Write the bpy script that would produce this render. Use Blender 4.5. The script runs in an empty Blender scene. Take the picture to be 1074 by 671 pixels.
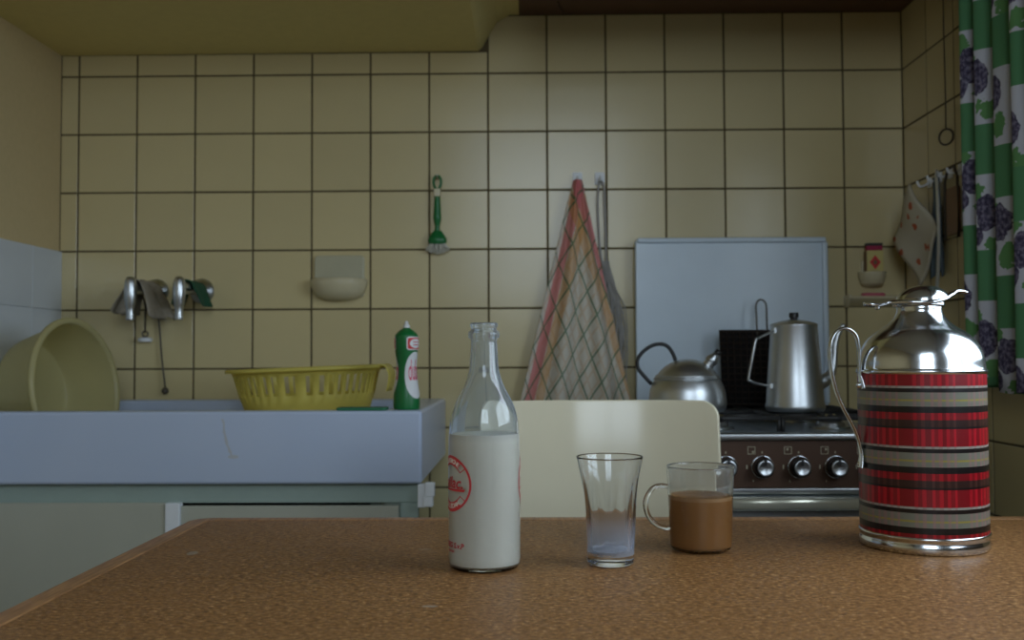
import bpy, bmesh, math, random
from mathutils import Vector, Matrix
random.seed(7)
PI = math.pi
S = bpy.context.scene
C = S.collection

# ------------------------------------------------------------------ camera
cd = bpy.data.cameras.new('camera')
cam = bpy.data.objects.new('camera', cd); C.objects.link(cam)
S.camera = cam
cd.sensor_width = 36.0
cd.lens = 36.0 * 1041.64 / 1074.0
cd.clip_start = 0.02
TILT, YAW, ROLL = 0.0367434, 0.0163231, 0.0043355
cam.matrix_world = (Matrix.Translation((0, 0, 1.0)) @ Matrix.Rotation(YAW, 4, 'Z')
                    @ Matrix.Rotation(PI/2 + TILT, 4, 'X') @ Matrix.Rotation(-ROLL, 4, 'Z'))
cd.dof.use_dof = True
cd.dof.focus_distance = 1.25
cd.dof.aperture_fstop = 6.3

# ------------------------------------------------------------------ world / sky
W = bpy.data.worlds.new('overcast_sky'); S.world = W
W.use_nodes = True
bg = W.node_tree.nodes['Background']
bg.inputs[0].default_value = (0.72, 0.86, 1.0, 1)
bg.inputs[1].default_value = 6.0

# window daylight: portals that lead the sky light through the two window openings
def portal(name, loc, rot, sx, sy):
    l = bpy.data.lights.new(name, 'AREA'); l.shape = 'RECTANGLE'; l.size = sx; l.size_y = sy
    l.cycles.is_portal = True
    o = bpy.data.objects.new(name, l); C.objects.link(o)
    o.location = loc; o.rotation_euler = rot
    return o
RW = dict(x0=-0.36, x1=0.64, z0=1.28, z1=2.42, y=-0.85)       # window in the wall behind the viewer
SW = dict(y0=0.25, y1=1.60, z0=1.0, z1=1.85, x=0.966)          # window behind the curtain
portal('sky_portal_rear', (0.14, RW['y']-0.12, 1.85), (PI/2, 0, 0), 1.00, 1.14)
portal('sky_portal_side', (SW['x']+0.16, 0.925, 1.425), (0, PI/2, 0), 0.85, 1.35)

vs = S.view_settings
vs.view_transform = 'Standard'; vs.look = 'None'; vs.gamma = 1.0; vs.use_curve_mapping = False
vs.exposure = 0.0
S.cycles.use_denoising = True
S.cycles.max_bounces = 14
S.cycles.transmission_bounces = 14
S.cycles.sample_clamp_indirect = 4.0

# ------------------------------------------------------------------ materials
def lin(h):
    if isinstance(h, str):
        h = h.lstrip('#'); c = [int(h[i:i+2], 16)/255 for i in (0, 2, 4)]
        return tuple((v/12.92 if v <= .04045 else ((v+.055)/1.055)**2.4) for v in c) + (1,)
    return tuple(h[:3]) + (1,)
class NT:
    """small node builder"""
    def __init__(s, name):
        s.m = bpy.data.materials.new(name); s.m.use_nodes = True
        s.t = s.m.node_tree; s.b = s.t.nodes['Principled BSDF']
        s.out = s.t.nodes['Material Output']
    def n(s, kind, **kw):
        x = s.t.nodes.new(kind)
        for k, v in kw.items(): setattr(x, k, v)
        return x
    def l(s, a, b): s.t.links.new(a, b)
    def math(s, op, a, b=None, c=None, clamp=False):
        x = s.n('ShaderNodeMath', operation=op, use_clamp=clamp)
        for i, v in enumerate((a, b, c)):
            if v is None: continue
            if isinstance(v, (int, float)): x.inputs[i].default_value = v
            else: s.l(v, x.inputs[i])
        return x.outputs[0]
    def mix(s, f, a, b, blend='MIX'):
        x = s.n('ShaderNodeMix', data_type='RGBA', blend_type=blend)
        for i, v in ((0, f), (6, a), (7, b)):
            if isinstance(v, (int, float)): x.inputs[i].default_value = v
            elif isinstance(v, (tuple, str)): x.inputs[i].default_value = lin(v)
            else: s.l(v, x.inputs[i])
        return x.outputs[2]
    def noise(s, scale, vec=None, detail=3, rough=.5):
        x = s.n('ShaderNodeTexNoise'); x.inputs['Scale'].default_value = scale
        x.inputs['Detail'].default_value = detail; x.inputs['Roughness'].default_value = rough
        if vec is not None: s.l(vec, x.inputs['Vector'])
        return x
    def coord(s, k='Object'):
        return s.n('ShaderNodeTexCoord').outputs[k]
    def sep(s, v):
        x = s.n('ShaderNodeSeparateXYZ'); s.l(v, x.inputs[0]); return x.outputs
    def ramp(s, f, stops, interp='LINEAR'):
        x = s.n('ShaderNodeValToRGB'); r = x.color_ramp; r.interpolation = interp
        while len(r.elements) < len(stops): r.elements.new(0.5)
        for e, (p, c) in zip(r.elements, stops): e.position = p; e.color = lin(c)
        s.l(f, x.inputs[0]); return x.outputs[0]
    def bump(s, h, strength=.2, dist=.002):
        x = s.n('ShaderNodeBump'); x.inputs['Strength'].default_value = strength
        x.inputs['Distance'].default_value = dist; s.l(h, x.inputs['Height'])
        s.l(x.outputs[0], s.b.inputs['Normal']); return x
    def set(s, color=None, rough=.5, metal=0, spec=None, trans=None, ior=None, coat=None, sheen=None, sss=None):
        if color is not None:
            if isinstance(color, (tuple, str)): s.b.inputs['Base Color'].default_value = lin(color)
            else: s.l(color, s.b.inputs['Base Color'])
        if isinstance(rough, (int, float)): s.b.inputs['Roughness'].default_value = rough
        else: s.l(rough, s.b.inputs['Roughness'])
        s.b.inputs['Metallic'].default_value = metal
        if spec is not None: s.b.inputs['Specular IOR Level'].default_value = spec
        if trans is not None: s.b.inputs['Transmission Weight'].default_value = trans
        if ior is not None: s.b.inputs['IOR'].default_value = ior
        if coat is not None: s.b.inputs['Coat Weight'].default_value = coat
        if sheen is not None: s.b.inputs['Sheen Weight'].default_value = sheen
        if sss is not None: s.b.inputs['Subsurface Weight'].default_value = sss
        return s.m
M = {}
def simple(name, color, rough=.5, metal=0, var=.06, scale=40, bump=0, **kw):
    k = NT(name); nz = k.noise(scale, k.coord())
    c = lin(color); hi = tuple(min(1, v*(1+var)) for v in c[:3]); lo = tuple(v*(1-var) for v in c[:3])
    col = k.mix(nz.outputs[0], lo, hi)
    if bump: k.bump(nz.outputs[0], bump)
    M[name] = k.set(col, rough, metal, **kw); return M[name]

def tile_mat(name, color, rough):
    k = NT(name); oi = k.n('ShaderNodeObjectInfo')
    nz = k.noise(9, k.coord('Object')); c = lin(color)[:3]
    v = k.math('MULTIPLY_ADD', oi.outputs['Random'], .10, .95)
    v2 = k.math('MULTIPLY_ADD', nz.outputs[0], .08, .96)
    vv = k.math('MULTIPLY', v, v2)
    cb = k.n('ShaderNodeCombineXYZ')
    for i in range(3): k.l(vv, cb.inputs[i])
    col = k.mix(1.0, c, cb.outputs[0], 'MULTIPLY')
    nb = k.noise(14, k.coord('Object'), 1); k.bump(nb.outputs[0], .12, .003)
    M[name] = k.set(col, rough); return M[name]
tile_mat('tile_cream', (0.60, 0.50, 0.27), .22)
tile_mat('tile_white', (0.60, 0.64, 0.68), .18)
simple('grout', (0.10, 0.075, 0.035), .9)
simple('grout_white', (0.56, 0.60, 0.64), .8)
simple('plaster', (0.60, 0.47, 0.25), .75, bump=.15, scale=60)
simple('plaster_soffit', (0.74, 0.64, 0.28), .8, bump=.1, scale=50)
simple('brown_board', (0.13, 0.065, 0.035), .6)
simple('plain_wall', (0.62, 0.58, 0.48), .8)
simple('floor_lino', (0.16, 0.12, 0.09), .5)
simple('ground_dark', (0.07, 0.07, 0.065), .9)
simple('white_paint', (0.62, 0.62, 0.58), .4)

# enamel sink, with the dried yellow drip on its apron
k = NT('sink_enamel'); P = k.coord('Object'); x, y, z = k.sep(P)
nz = k.noise(30, P); w = k.math('MULTIPLY', k.math('SUBTRACT', nz.outputs[0], .5), .02)
xx = k.math('ADD', k.math('ADD', x, w), k.math('MULTIPLY', z, .28))
d1 = k.math('ABSOLUTE', k.math('SUBTRACT', xx, -.366))
m1 = k.math('LESS_THAN', d1, .0022)
m1 = k.math('MULTIPLY', m1, k.math('MULTIPLY', k.math('GREATER_THAN', z, .800), k.math('LESS_THAN', z, .878)))
m1 = k.math('MULTIPLY', m1, k.math('LESS_THAN', y, 1.98))
d2 = k.math('ADD', k.math('POWER', k.math('MULTIPLY', k.math('SUBTRACT', x, -.588), 80), 2), k.math('POWER', k.math('MULTIPLY', k.math('SUBTRACT', z, .803), 240), 2))
m2 = k.math('LESS_THAN', k.math('ADD', d2, k.math('MULTIPLY', nz.outputs[0], .8)), 1.1)
mm = k.math('MULTIPLY', k.math('MAXIMUM', m1, m2), .35)
nb = k.noise(6, P)
base = k.mix(nb.outputs[0], (.46, .54, .70), (.52, .59, .74))
M['sink_enamel'] = k.set(k.mix(mm, base, (.45, .36, .16)), .28)

simple('cabinet_green', (0.32, 0.40, 0.36), .5)
simple('cabinet_door', (0.45, 0.45, 0.37), .5, scale=8)
simple('white_plastic', (0.80, 0.82, 0.84), .4)
simple('cream_plastic', (0.62, 0.55, 0.36), .35)
simple('rubber_black', (0.012, 0.012, 0.012), .45)

# speckled brown linoleum of the table top
k = NT('table_lino'); P = k.coord('Object')
n1 = k.noise(240, P, 4, .7); n2 = k.noise(55, P, 4, .65); n3 = k.noise(5, P, 3)
mp = k.n('ShaderNodeMapping'); k.l(P, mp.inputs[0]); mp.inputs['Scale'].default_value = (1, 2.2, 1)
n4 = k.noise(120, mp.outputs[0], 2)
f = k.math('ADD', k.math('MULTIPLY', n1.outputs[0], .5), k.math('MULTIPLY', n4.outputs[0], .5))
col = k.ramp(f, [(.36, (.075, .030, .010)), (.47, (.25, .115, .036)), (.56, (.40, .195, .066)), (.66, (.78, .44, .18))])
col = k.mix(k.math('MULTIPLY', n3.outputs[0], .5), col, (.20, .092, .032))
x, y, z = k.sep(P)
# a flaked grey scuff and a faint pale scratch
def spot(cx, cy, rx, ry):
    a = k.math('POWER', k.math('DIVIDE', k.math('SUBTRACT', x, cx), rx), 2)
    b = k.math('POWER', k.math('DIVIDE', k.math('SUBTRACT', y, cy), ry), 2)
    return k.math('LESS_THAN', k.math('ADD', k.math('ADD', a, b), k.math('MULTIPLY', n2.outputs[0], .9)), 1.2)
s = k.math('MAXIMUM', spot(-.432, 1.276, .008, .014), spot(-.10, 1.005, .009, .0045))
s = k.math('MAXIMUM', s, spot(-.135, 1.30, .012, .003))
col = k.mix(k.math('MULTIPLY', s, .55), col, (.38, .36, .30))
k.bump(f, .15, .001)
rg = k.math('MULTIPLY_ADD', n2.outputs[0], .25, .34)
M['table_lino'] = k.set(col, rg, spec=.3)
# wood edge
k = NT('edge_wood'); P = k.coord('Object')
mp = k.n('ShaderNodeMapping'); k.l(P, mp.inputs[0]); mp.inputs['Scale'].default_value = (60, 6, 60)
nz = k.noise(3, mp.outputs[0], 4)
M['edge_wood'] = k.set(k.ramp(nz.outputs[0], [(.3, (.24, .11, .045)), (.6, (.42, .21, .085)), (.8, (.52, .28, .12))]), .4)
simple('table_legwood', (.20, .10, .045), .5)
simple('dark_line', (.03, .018, .01), .7)

simple('chair_formica', (0.70, 0.64, 0.47), .13, scale=15, var=.03)
simple('chrome', (0.66, 0.68, 0.70), .17, 1)
simple('chrome_soft', (0.52, 0.54, 0.55), .30, 1)
simple('steel', (0.50, 0.52, 0.53), .32, 1)
k = NT('aluminium'); P = k.coord('Object'); mp = k.n('ShaderNodeMapping'); k.l(P, mp.inputs[0]); mp.inputs['Scale'].default_value = (1, 1, 30)
nz = k.noise(30, mp.outputs[0]); n2 = k.noise(25, P)
M['aluminium'] = k.set(k.mix(n2.outputs[0], (.54, .56, .57), (.68, .70, .71)), k.math('MULTIPLY_ADD', nz.outputs[0], .15, .30), 1)
simple('stove_enamel', (0.60, 0.69, 0.77), .25, scale=10)
simple('hob_enamel', (0.30, 0.34, 0.37), .22)
simple('stove_brown', (0.070, 0.034, 0.018), .5, spec=.3)
simple('stove_handle', (0.62, 0.60, 0.48), .25, .6)
simple('cast_black', (0.02, 0.019, 0.018), .55, bump=.2, scale=150)
simple('soot_black', (0.010, 0.008, 0.007), .8, spec=.2, bump=.2, scale=120)
simple('rack_rim', (0.028, 0.019, 0.014), .6, spec=.3)
simple('picto_pale', (0.42, 0.38, 0.26), .5)
simple('green_plastic', (0.006, 0.15, 0.035), .35)
simple('label_white', (0.72, 0.72, 0.72), .5)
simple('label_red', (0.62, 0.03, 0.035), .5)
simple('label_pink', (0.66, 0.07, 0.13), .5)
simple('label_yellow', (0.60, 0.50, 0.18), .6)
simple('label_crimson', (0.35, 0.012, 0.06), .6)
simple('bristle', (0.62, 0.60, 0.52), .6)
simple('ceramic', (0.60, 0.53, 0.35), .22)
simple('ceramic_dull', (0.47, 0.44, 0.30), .3)
simple('green_cloth', (0.012, 0.075, 0.035), .9, bump=.4, scale=160)
simple('grey_cloth', (0.30, 0.26, 0.20), .9, bump=.5, scale=120, var=.25)
simple('string_grey', (0.38, 0.36, 0.33), .8)
simple('chain_dark', (0.10, 0.085, 0.065), .5, .5)
simple('cord_dark', (0.06, 0.045, 0.03), .7)
simple('pad_green', (0.03, 0.16, 0.08), .95, bump=.6, scale=300)
simple('pink_soap', (0.55, 0.12, 0.16), .5)
simple('blue_cloth', (0.11, 0.15, 0.18), .9)
simple('wood_brown', (0.20, 0.105, 0.045), .55)
simple('print_red', (0.60, 0.035, 0.04), .5)

def plastic_trans(name, color, tr, rough=.4):
    k = NT(name); nz = k.noise(12, k.coord()); c = lin(color)[:3]
    col = k.mix(nz.outputs[0], tuple(v*.93 for v in c), tuple(min(1, v*1.05) for v in c))
    k.set(col, rough)
    t = k.n('ShaderNodeBsdfTranslucent'); k.l(col, t.inputs[0])
    mx = k.n('ShaderNodeMixShader'); mx.inputs[0].default_value = tr
    k.l(k.b.outputs[0], mx.inputs[1]); k.l(t.outputs[0], mx.inputs[2]); k.l(mx.outputs[0], k.out.inputs[0])
    M[name] = k.m
plastic_trans('yellow_plastic', (0.86, 0.76, 0.20), .5, .35)
plastic_trans('tub_plastic', (0.72, 0.66, 0.36), .55, .35)

def glass(name, color=(1, 1, 1), film=0.0, film_col=(.7, .75, .8), ior=1.47, lo=0., hi=.05, fscale=30, film_hi=None, cut=-1.):
    """clear glass; film > 0 lays a cloudy residue over part of it"""
    k = NT(name); k.set(color, 0.0, 0, trans=1.0, ior=ior)
    if film:
        P = k.coord('Object'); nz = k.noise(fscale, P, 4, .6); x, y, z = k.sep(P)
        h = k.n('ShaderNodeMapRange'); k.l(z, h.inputs[0])
        h.inputs[1].default_value = lo; h.inputs[2].default_value = hi
        h.inputs[3].default_value = film; h.inputs[4].default_value = film*.25 if film_hi is None else film_hi
        fm = k.math('MULTIPLY', k.math('MULTIPLY', h.outputs[0], k.math('GREATER_THAN', z, cut)), k.math('MULTIPLY_ADD', nz.outputs[0], 1.2, .4), clamp=True)
        d = k.n('ShaderNodeBsdfDiffuse'); d.inputs[0].default_value = lin(film_col)
        t = k.n('ShaderNodeBsdfTranslucent'); t.inputs[0].default_value = lin(film_col)
        a = k.n('ShaderNodeMixShader'); a.inputs[0].default_value = .5; k.l(d.outputs[0], a.inputs[1]); k.l(t.outputs[0], a.inputs[2])
        mx = k.n('ShaderNodeMixShader'); k.l(fm, mx.inputs[0]); k.l(k.b.outputs[0], mx.inputs[1]); k.l(a.outputs[0], mx.inputs[2])
        k.l(mx.outputs[0], k.out.inputs[0])
    M[name] = k.m
glass('bottle_glass', (.93, .97, .97), .001, (.72, .78, .84), lo=.155, hi=.163, fscale=18, film_hi=.12)
glass('tumbler_glass', (.96, .98, 1.0), .30, (.70, .78, .92), lo=.015, hi=.062, film_hi=.0, cut=.0135)
glass('mug_glass', (.97, .97, .95), .001, (.62, .62, .56), lo=.074, hi=.078, film_hi=.16)
plastic_trans('milk', (0.86, 0.82, 0.72), .0, .35)
plastic_trans('milk_residue', (0.62, 0.68, 0.78), .5, .5)
simple('coffee', (0.36, 0.168, 0.050), .6, var=.10, scale=25, spec=.2)
simple('coffee_foam', (0.45, 0.25, 0.10), .5)

# tartan of the flask: bands along the height, threads round the circumference
k = NT('tartan'); P = k.coord('Object'); x, y, z = k.sep(P)
PER = 0.0778
t = k.math('FRACT', k.math('DIVIDE', k.math('SUBTRACT', .2325, z), PER))
R1, R2, G1, BK, LT, BR, YL = (.31, .005, .012), (.27, .004, .010), (.165, .165, .125), (.009, .005, .005), (.30, .27, .23), (.045, .016, .012), (.27, .22, .05)
stops = [(0, R1), (.184, LT), (.226, BK), (.29, G1), (.41, YL), (.44, G1), (.526, BK), (.63, R2), (.747, BR), (.86, BK), (.895, R1)]
band = k.ramp(t, stops, 'CONSTANT')
ang = k.math('ARCTAN2', x, k.math('MULTIPLY', y, -1))
u = k.math('FRACT', k.math('MULTIPLY_ADD', ang, 1.15, .37))
th = k.ramp(u, [(0, (.0, .0, .0)), (.10, (1, 1, 1)), (.15, (.2, .2, .2)), (.22, (.9, .9, .9)), (.29, (0, 0, 0)), (.36, (.8, .8, .8)), (.42, (.15, .15, .15)), (.50, (1, 1, 1)), (.54, (0, 0, 0)), (.80, (.7, .7, .7)), (.86, (.1, .1, .1)), (.93, (.9, .9, .9))], 'CONSTANT')
red = k.mix(th, k.mix(1.0, band, (.62, .62, .62), 'MULTIPLY'), k.mix(1.0, band, (1.35, 1.35, 1.35), 'MULTIPLY'))
sat = k.n('ShaderNodeSeparateColor'); k.l(band, sat.inputs[0])
isgrey = k.math('GREATER_THAN', sat.outputs[1], .10)
pink = k.mix(k.math('MULTIPLY', th, .7), band, (.27, .145, .14))
M['tartan'] = k.set(k.mix(isgrey, red, pink), .33)

# checked tea towel (uv = position on the cloth in metres)
k = NT('towel_check'); uv = k.coord('UV'); x, y, z = k.sep(uv)
def line(c, per, w, off=0):
    fr = k.math('FRACT', k.math('DIVIDE', k.math('ADD', c, off), per))
    return k.math('LESS_THAN', fr, w/per)
def between(c, a, b): return k.math('MULTIPLY', k.math('GREATER_THAN', c, a), k.math('LESS_THAN', c, b))
col = k.mix(0.0, (.62, .57, .48), (1, 1, 1))
ob = k.math('MAXIMUM', line(x, .029, .006), line(y, .029, .006))
col = k.mix(k.math('MULTIPLY', ob, .32), col, (.52, .28, .08))
um = k.n('ShaderNodeUVMap', uv_map='EdgeMap'); ex, ey, ez = k.sep(um.outputs[0])
for c in (ex, ey):
    col = k.mix(k.math('MULTIPLY', between(c, .034, .058), .55), col, (.58, .27, .06))
    col = k.mix(k.math('MULTIPLY', between(c, .008, .032), .80), col, (.60, .16, .16))
gl = k.math('MAXIMUM', line(x, .058, .0046, .02), line(y, .058, .0046, .02))
col = k.mix(k.math('MULTIPLY', gl, .8), col, (.035, .13, .055))
nz = k.noise(500, uv, 2); k.bump(nz.outputs[0], .25, .001)
M['towel_check'] = k.set(col, .9)

# patchwork curtain print (uv = position on the cloth in metres)
k = NT('curtain_print'); uv = k.coord('UV'); x, y, z = k.sep(uv)
mpc = k.n('ShaderNodeMapping'); k.l(uv, mpc.inputs[0]); mpc.inputs['Scale'].default_value = (.12, 1, 1)
nzd = k.noise(38, mpc.outputs[0], 3, .6); nzf = k.noise(110, mpc.outputs[0], 2)
a = k.math('MULTIPLY', x, 1.0); col_i = k.math('FLOOR', a); fa = k.math('FRACT', a)
b = k.math('ADD', k.math('DIVIDE', y, .255), k.math('MULTIPLY_ADD', col_i, .226, .43)); fb = k.math('FRACT', b)
green_cell = k.math('LESS_THAN', fb, .40)
base = k.mix(green_cell, (.62, .63, .70), (.095, .27, .12))
cx = k.math('MULTIPLY', k.math('SUBTRACT', fa, .5), .12)
cy = k.math('MULTIPLY', k.math('SUBTRACT', fb, .70), .255)
wnz = k.n('ShaderNodeTexWhiteNoise', noise_dimensions='2D'); cv = k.n('ShaderNodeCombineXYZ'); k.l(col_i, cv.inputs[0]); k.l(k.math('FLOOR', b), cv.inputs[1]); k.l(cv.outputs[0], wnz.inputs['Vector'])
jr = k.sep(wnz.outputs['Color'])
cx = k.math('MULTIPLY_ADD', k.math('SUBTRACT', jr[0], .5), .05, cx); cy = k.math('MULTIPLY_ADD', k.math('SUBTRACT', jr[1], .5), .05, cy)
def blob(dx, dy, rx, ry, am):
    p = k.math('POWER', k.math('DIVIDE', k.math('SUBTRACT', cx, dx), rx), 2)
    q = k.math('POWER', k.math('DIVIDE', k.math('SUBTRACT', cy, dy), ry), 2)
    return k.math('LESS_THAN', k.math('ADD', k.math('ADD', p, q), k.math('MULTIPLY', k.math('SUBTRACT', nzd.outputs[0], .5), am)), 1)
leaf = k.math('MAXIMUM', blob(.028, -.052, .024, .022, 5), blob(-.026, .058, .024, .020, 5))
leaf = k.math('MAXIMUM', leaf, blob(-.034, -.045, .016, .014, 5))
base = k.mix(k.math('MULTIPLY', leaf, k.math('SUBTRACT', 1, green_cell)), base, (.13, .31, .11))
fruit = k.math('MAXIMUM', blob(.004, .014, .034, .036, 1.6), blob(-.026, -.034, .020, .020, 1.6))
pc = k.ramp(nzf.outputs[0], [(.38, (.045, .038, .075)), (.5, (.10, .085, .15)), (.62, (.22, .20, .28))])
base = k.mix(fruit, base, pc)
k.set(base, .85)
tl = k.n('ShaderNodeBsdfTranslucent'); k.l(base, tl.inputs[0])
mx = k.n('ShaderNodeMixShader'); mx.inputs[0].default_value = .12
k.l(k.b.outputs[0], mx.inputs[1]); k.l(tl.outputs[0], mx.inputs[2]); k.l(mx.outputs[0], k.out.inputs[0])
M['curtain_print'] = k.m

# small potholder print
k = NT('flower_cloth'); P = k.coord('Object'); v = k.n('ShaderNodeTexVoronoi'); v.inputs['Scale'].default_value = 26; k.l(P, v.inputs[0])
nz = k.noise(90, P, 2)
f = k.math('LESS_THAN', k.math('ADD', v.outputs[0], k.math('MULTIPLY', nz.outputs[0], .3)), .38)
M['flower_cloth'] = k.set(k.mix(f, (.50, .45, .34), (.42, .10, .04)), .9)

# ------------------------------------------------------------------ mesh helpers
def mesh(name, verts, faces, mat=None, parent=None, smooth=False, uvs=None):
    me = bpy.data.meshes.new(name); me.from_pydata([tuple(v) for v in verts], [], faces)
    me.validate(); me.update()
    if smooth: me.polygons.foreach_set('use_smooth', [True]*len(me.polygons))
    if uvs is not None:
        ul = me.uv_layers.new(name='UVMap')
        for lp in me.loops: ul.data[lp.index].uv = uvs[lp.vertex_index]
    if mat: me.materials.append(M[mat])
    o = bpy.data.objects.new(name, me); C.objects.link(o)
    if parent: o.parent = parent
    return o
def tag(o, label, cat, group=None):
    o['label'] = label; o['category'] = cat
    if group: o['group'] = group
    return o
def thing(name, label, cat, loc=(0, 0, 0), rz=0, group=None):
    o = bpy.data.objects.new(name, None); o.empty_display_size = .02; C.objects.link(o)
    o.location = loc; o.rotation_euler = (0, 0, rz)
    return tag(o, label, cat, group)
def struct(o): o['kind'] = 'structure'; return o
class MB:
    def __init__(s): s.v = []; s.f = []
    def add(s, v, f):
        b = len(s.v); s.v += [tuple(p) for p in v]; s.f += [tuple(i+b for i in q) for q in f]; return s
    def box(s, x0, x1, y0, y1, z0, z1):
        return s.add([(x0,y0,z0),(x1,y0,z0),(x1,y1,z0),(x0,y1,z0),(x0,y0,z1),(x1,y0,z1),(x1,y1,z1),(x0,y1,z1)],
                     [(0,3,2,1),(4,5,6,7),(0,1,5,4),(1,2,6,5),(2,3,7,6),(3,0,4,7)])
    def tube(s, pts, r, n=10, close=False, cap=True, smooth_n=0):
        pts = [Vector(p) for p in pts]
        if smooth_n: pts = catmull(pts, smooth_n, close)
        rs = r if isinstance(r, (list, tuple)) else None
        N = len(pts); vs_ = []; fs = []
        T = [((pts[(i+1) % N] - pts[i-1]) if close else (pts[min(i+1, N-1)] - pts[max(i-1, 0)])).normalized() for i in range(N)]
        up = Vector((0, 0, 1)) if abs(T[0].z) < .9 else Vector((1, 0, 0))
        nrm = (up - T[0]*up.dot(T[0])).normalized()
        for i in range(N):
            nrm = (nrm - T[i]*nrm.dot(T[i])).normalized(); bn = T[i].cross(nrm)
            if rs: tt = i/(N-1)*(len(rs)-1); j = min(int(tt), len(rs)-2); rr = rs[j] + (rs[j+1]-rs[j])*(tt-j)
            else: rr = r
            for q in range(n):
                a = 2*PI*q/n; vs_.append(pts[i] + (nrm*math.cos(a) + bn*math.sin(a))*rr)
        for i in range(N if close else N-1):
            for q in range(n):
                a, b = i*n+q, i*n+(q+1) % n; c, d = ((i+1) % N)*n+(q+1) % n, ((i+1) % N)*n+q
                fs.append((a, b, c, d))
        if cap and not close: fs += [tuple(range(n-1, -1, -1)), tuple((N-1)*n+q for q in range(n))]
        return s.add(vs_, fs)
    def lathe(s, prof, n=48, c=(0, 0, 0), axis='Z', rmod=None):
        vs_ = []; fs = []; idx = []
        for (r, z) in prof:
            if r < 1e-6: idx.append([len(vs_)]); vs_.append((0, 0, z))
            else:
                idx.append(list(range(len(vs_), len(vs_)+n)))
                for q in range(n):
                    a = 2*PI*q/n; rr = r if rmod is None else r*rmod(a, z); vs_.append((rr*math.cos(a), rr*math.sin(a), z))
        for A, B in zip(idx, idx[1:]):
            for q in range(n):
                if len(A) == 1 and len(B) == 1: continue
                if len(A) == 1: fs.append((A[0], B[(q+1) % n], B[q]))
                elif len(B) == 1: fs.append((A[q], A[(q+1) % n], B[0]))
                else: fs.append((A[q], A[(q+1) % n], B[(q+1) % n], B[q]))
        if axis == '-Y': vs_ = [(x, -z, y) for x, y, z in vs_]
        elif axis == 'X': vs_ = [(z, x, y) for x, y, z in vs_]
        return s.add([(x+c[0], y+c[1], z+c[2]) for x, y, z in vs_], fs)
    def prism(s, poly, a, b, plane='XZ'):
        """polygon extruded along the remaining axis from a to b"""
        n = len(poly)
        put = {'XZ': lambda p, q: (p[0], q, p[1]), 'XY': lambda p, q: (p[0], p[1], q), 'YZ': lambda p, q: (q, p[0], p[1])}[plane]
        v = [put(p, a) for p in poly] + [put(p, b) for p in poly]
        f = [tuple(range(n)), tuple(range(2*n-1, n-1, -1))] + [(i, n+i, n+(i+1) % n, (i+1) % n) for i in range(n)]
        return s.add(v, f)
    def grid(s, P, nu, nv, closeu=False):
        """P[i][j]"""
        v = [P[i][j] for i in range(nu) for j in range(nv)]; f = []
        for i in range(nu if closeu else nu-1):
            for j in range(nv-1): f.append((i*nv+j, ((i+1) % nu)*nv+j, ((i+1) % nu)*nv+j+1, i*nv+j+1))
        return s.add(v, f)
    def build(s, name, mat, parent=None, smooth=False, bevel=0, seg=2, solid=0, off=-1, uvs=None, subsurf=0, fix=True, angle=None):
        o = mesh(name, s.v, s.f, mat, parent, smooth, uvs)
        if fix and not solid:
            bm = bmesh.new(); bm.from_mesh(o.data); bmesh.ops.recalc_face_normals(bm, faces=bm.faces); bm.to_mesh(o.data); bm.free()
        if solid: m = o.modifiers.new('solid', 'SOLIDIFY'); m.thickness = solid; m.offset = off
        if bevel:
            m = o.modifiers.new('bevel', 'BEVEL'); m.width = bevel; m.segments = seg; m.limit_method = 'ANGLE'; m.angle_limit = .6
            o.data.polygons.foreach_set('use_smooth', [True]*len(o.data.polygons))
            wn = o.modifiers.new('wn', 'WEIGHTED_NORMAL'); wn.keep_sharp = True
        if subsurf: m = o.modifiers.new('sub', 'SUBSURF'); m.levels = m.render_levels = subsurf
        if angle is not None:
            o.data.set_sharp_from_angle(angle=angle)
        return o
def catmull(pts, k, close=False):
    out = []; N = len(pts)
    for i in range(N if close else N-1):
        if close: p0, p1, p2, p3 = pts[i-1], pts[i], pts[(i+1) % N], pts[(i+2) % N]
        else: p0, p1, p2, p3 = pts[max(i-1, 0)], pts[i], pts[i+1], pts[min(i+2, N-1)]
        for j in range(k):
            t = j/k
            out.append(.5*((2*p1) + (p2-p0)*t + (2*p0-5*p1+4*p2-p3)*t*t + (3*p1-p0-3*p2+p3)*t**3))
    if not close: out.append(pts[-1])
    return out
def smooth_prof(prof, k=5):
    q = catmull([Vector((r, z, 0)) for r, z in prof], k); return [(max(p.x, 0), p.y) for p in q]
def rrect(x0, x1, z0, z1, r, n=6):
    out = []
    for cx, cz, a0 in ((x1-r, z1-r, 0), (x0+r, z1-r, 90), (x0+r, z0+r, 180), (x1-r, z0+r, 270)):
        for i in range(n+1):
            a = math.radians(a0 + 90*i/n); out.append((cx + r*math.cos(a), cz + r*math.sin(a)))
    return out
def text2d(s, size, shear=0.0, bold=0.0):
    """flat glyph outlines as triangles, centred on the origin"""
    cu = bpy.data.curves.new('glyphs', 'FONT'); cu.body = s; cu.size = size; cu.align_x = 'CENTER'; cu.align_y = 'CENTER'
    cu.shear = shear; cu.offset = bold; cu.resolution_u = 3
    o = bpy.data.objects.new('glyphs', cu); C.objects.link(o)
    dg = bpy.context.evaluated_depsgraph_get(); me = o.evaluated_get(dg).to_mesh()
    v = [(p.co.x, p.co.y) for p in me.vertices]; f = [tuple(p.vertices) for p in me.polygons]
    o.evaluated_get(dg).to_mesh_clear(); bpy.data.objects.remove(o); bpy.data.curves.remove(cu)
    return v, f
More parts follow.
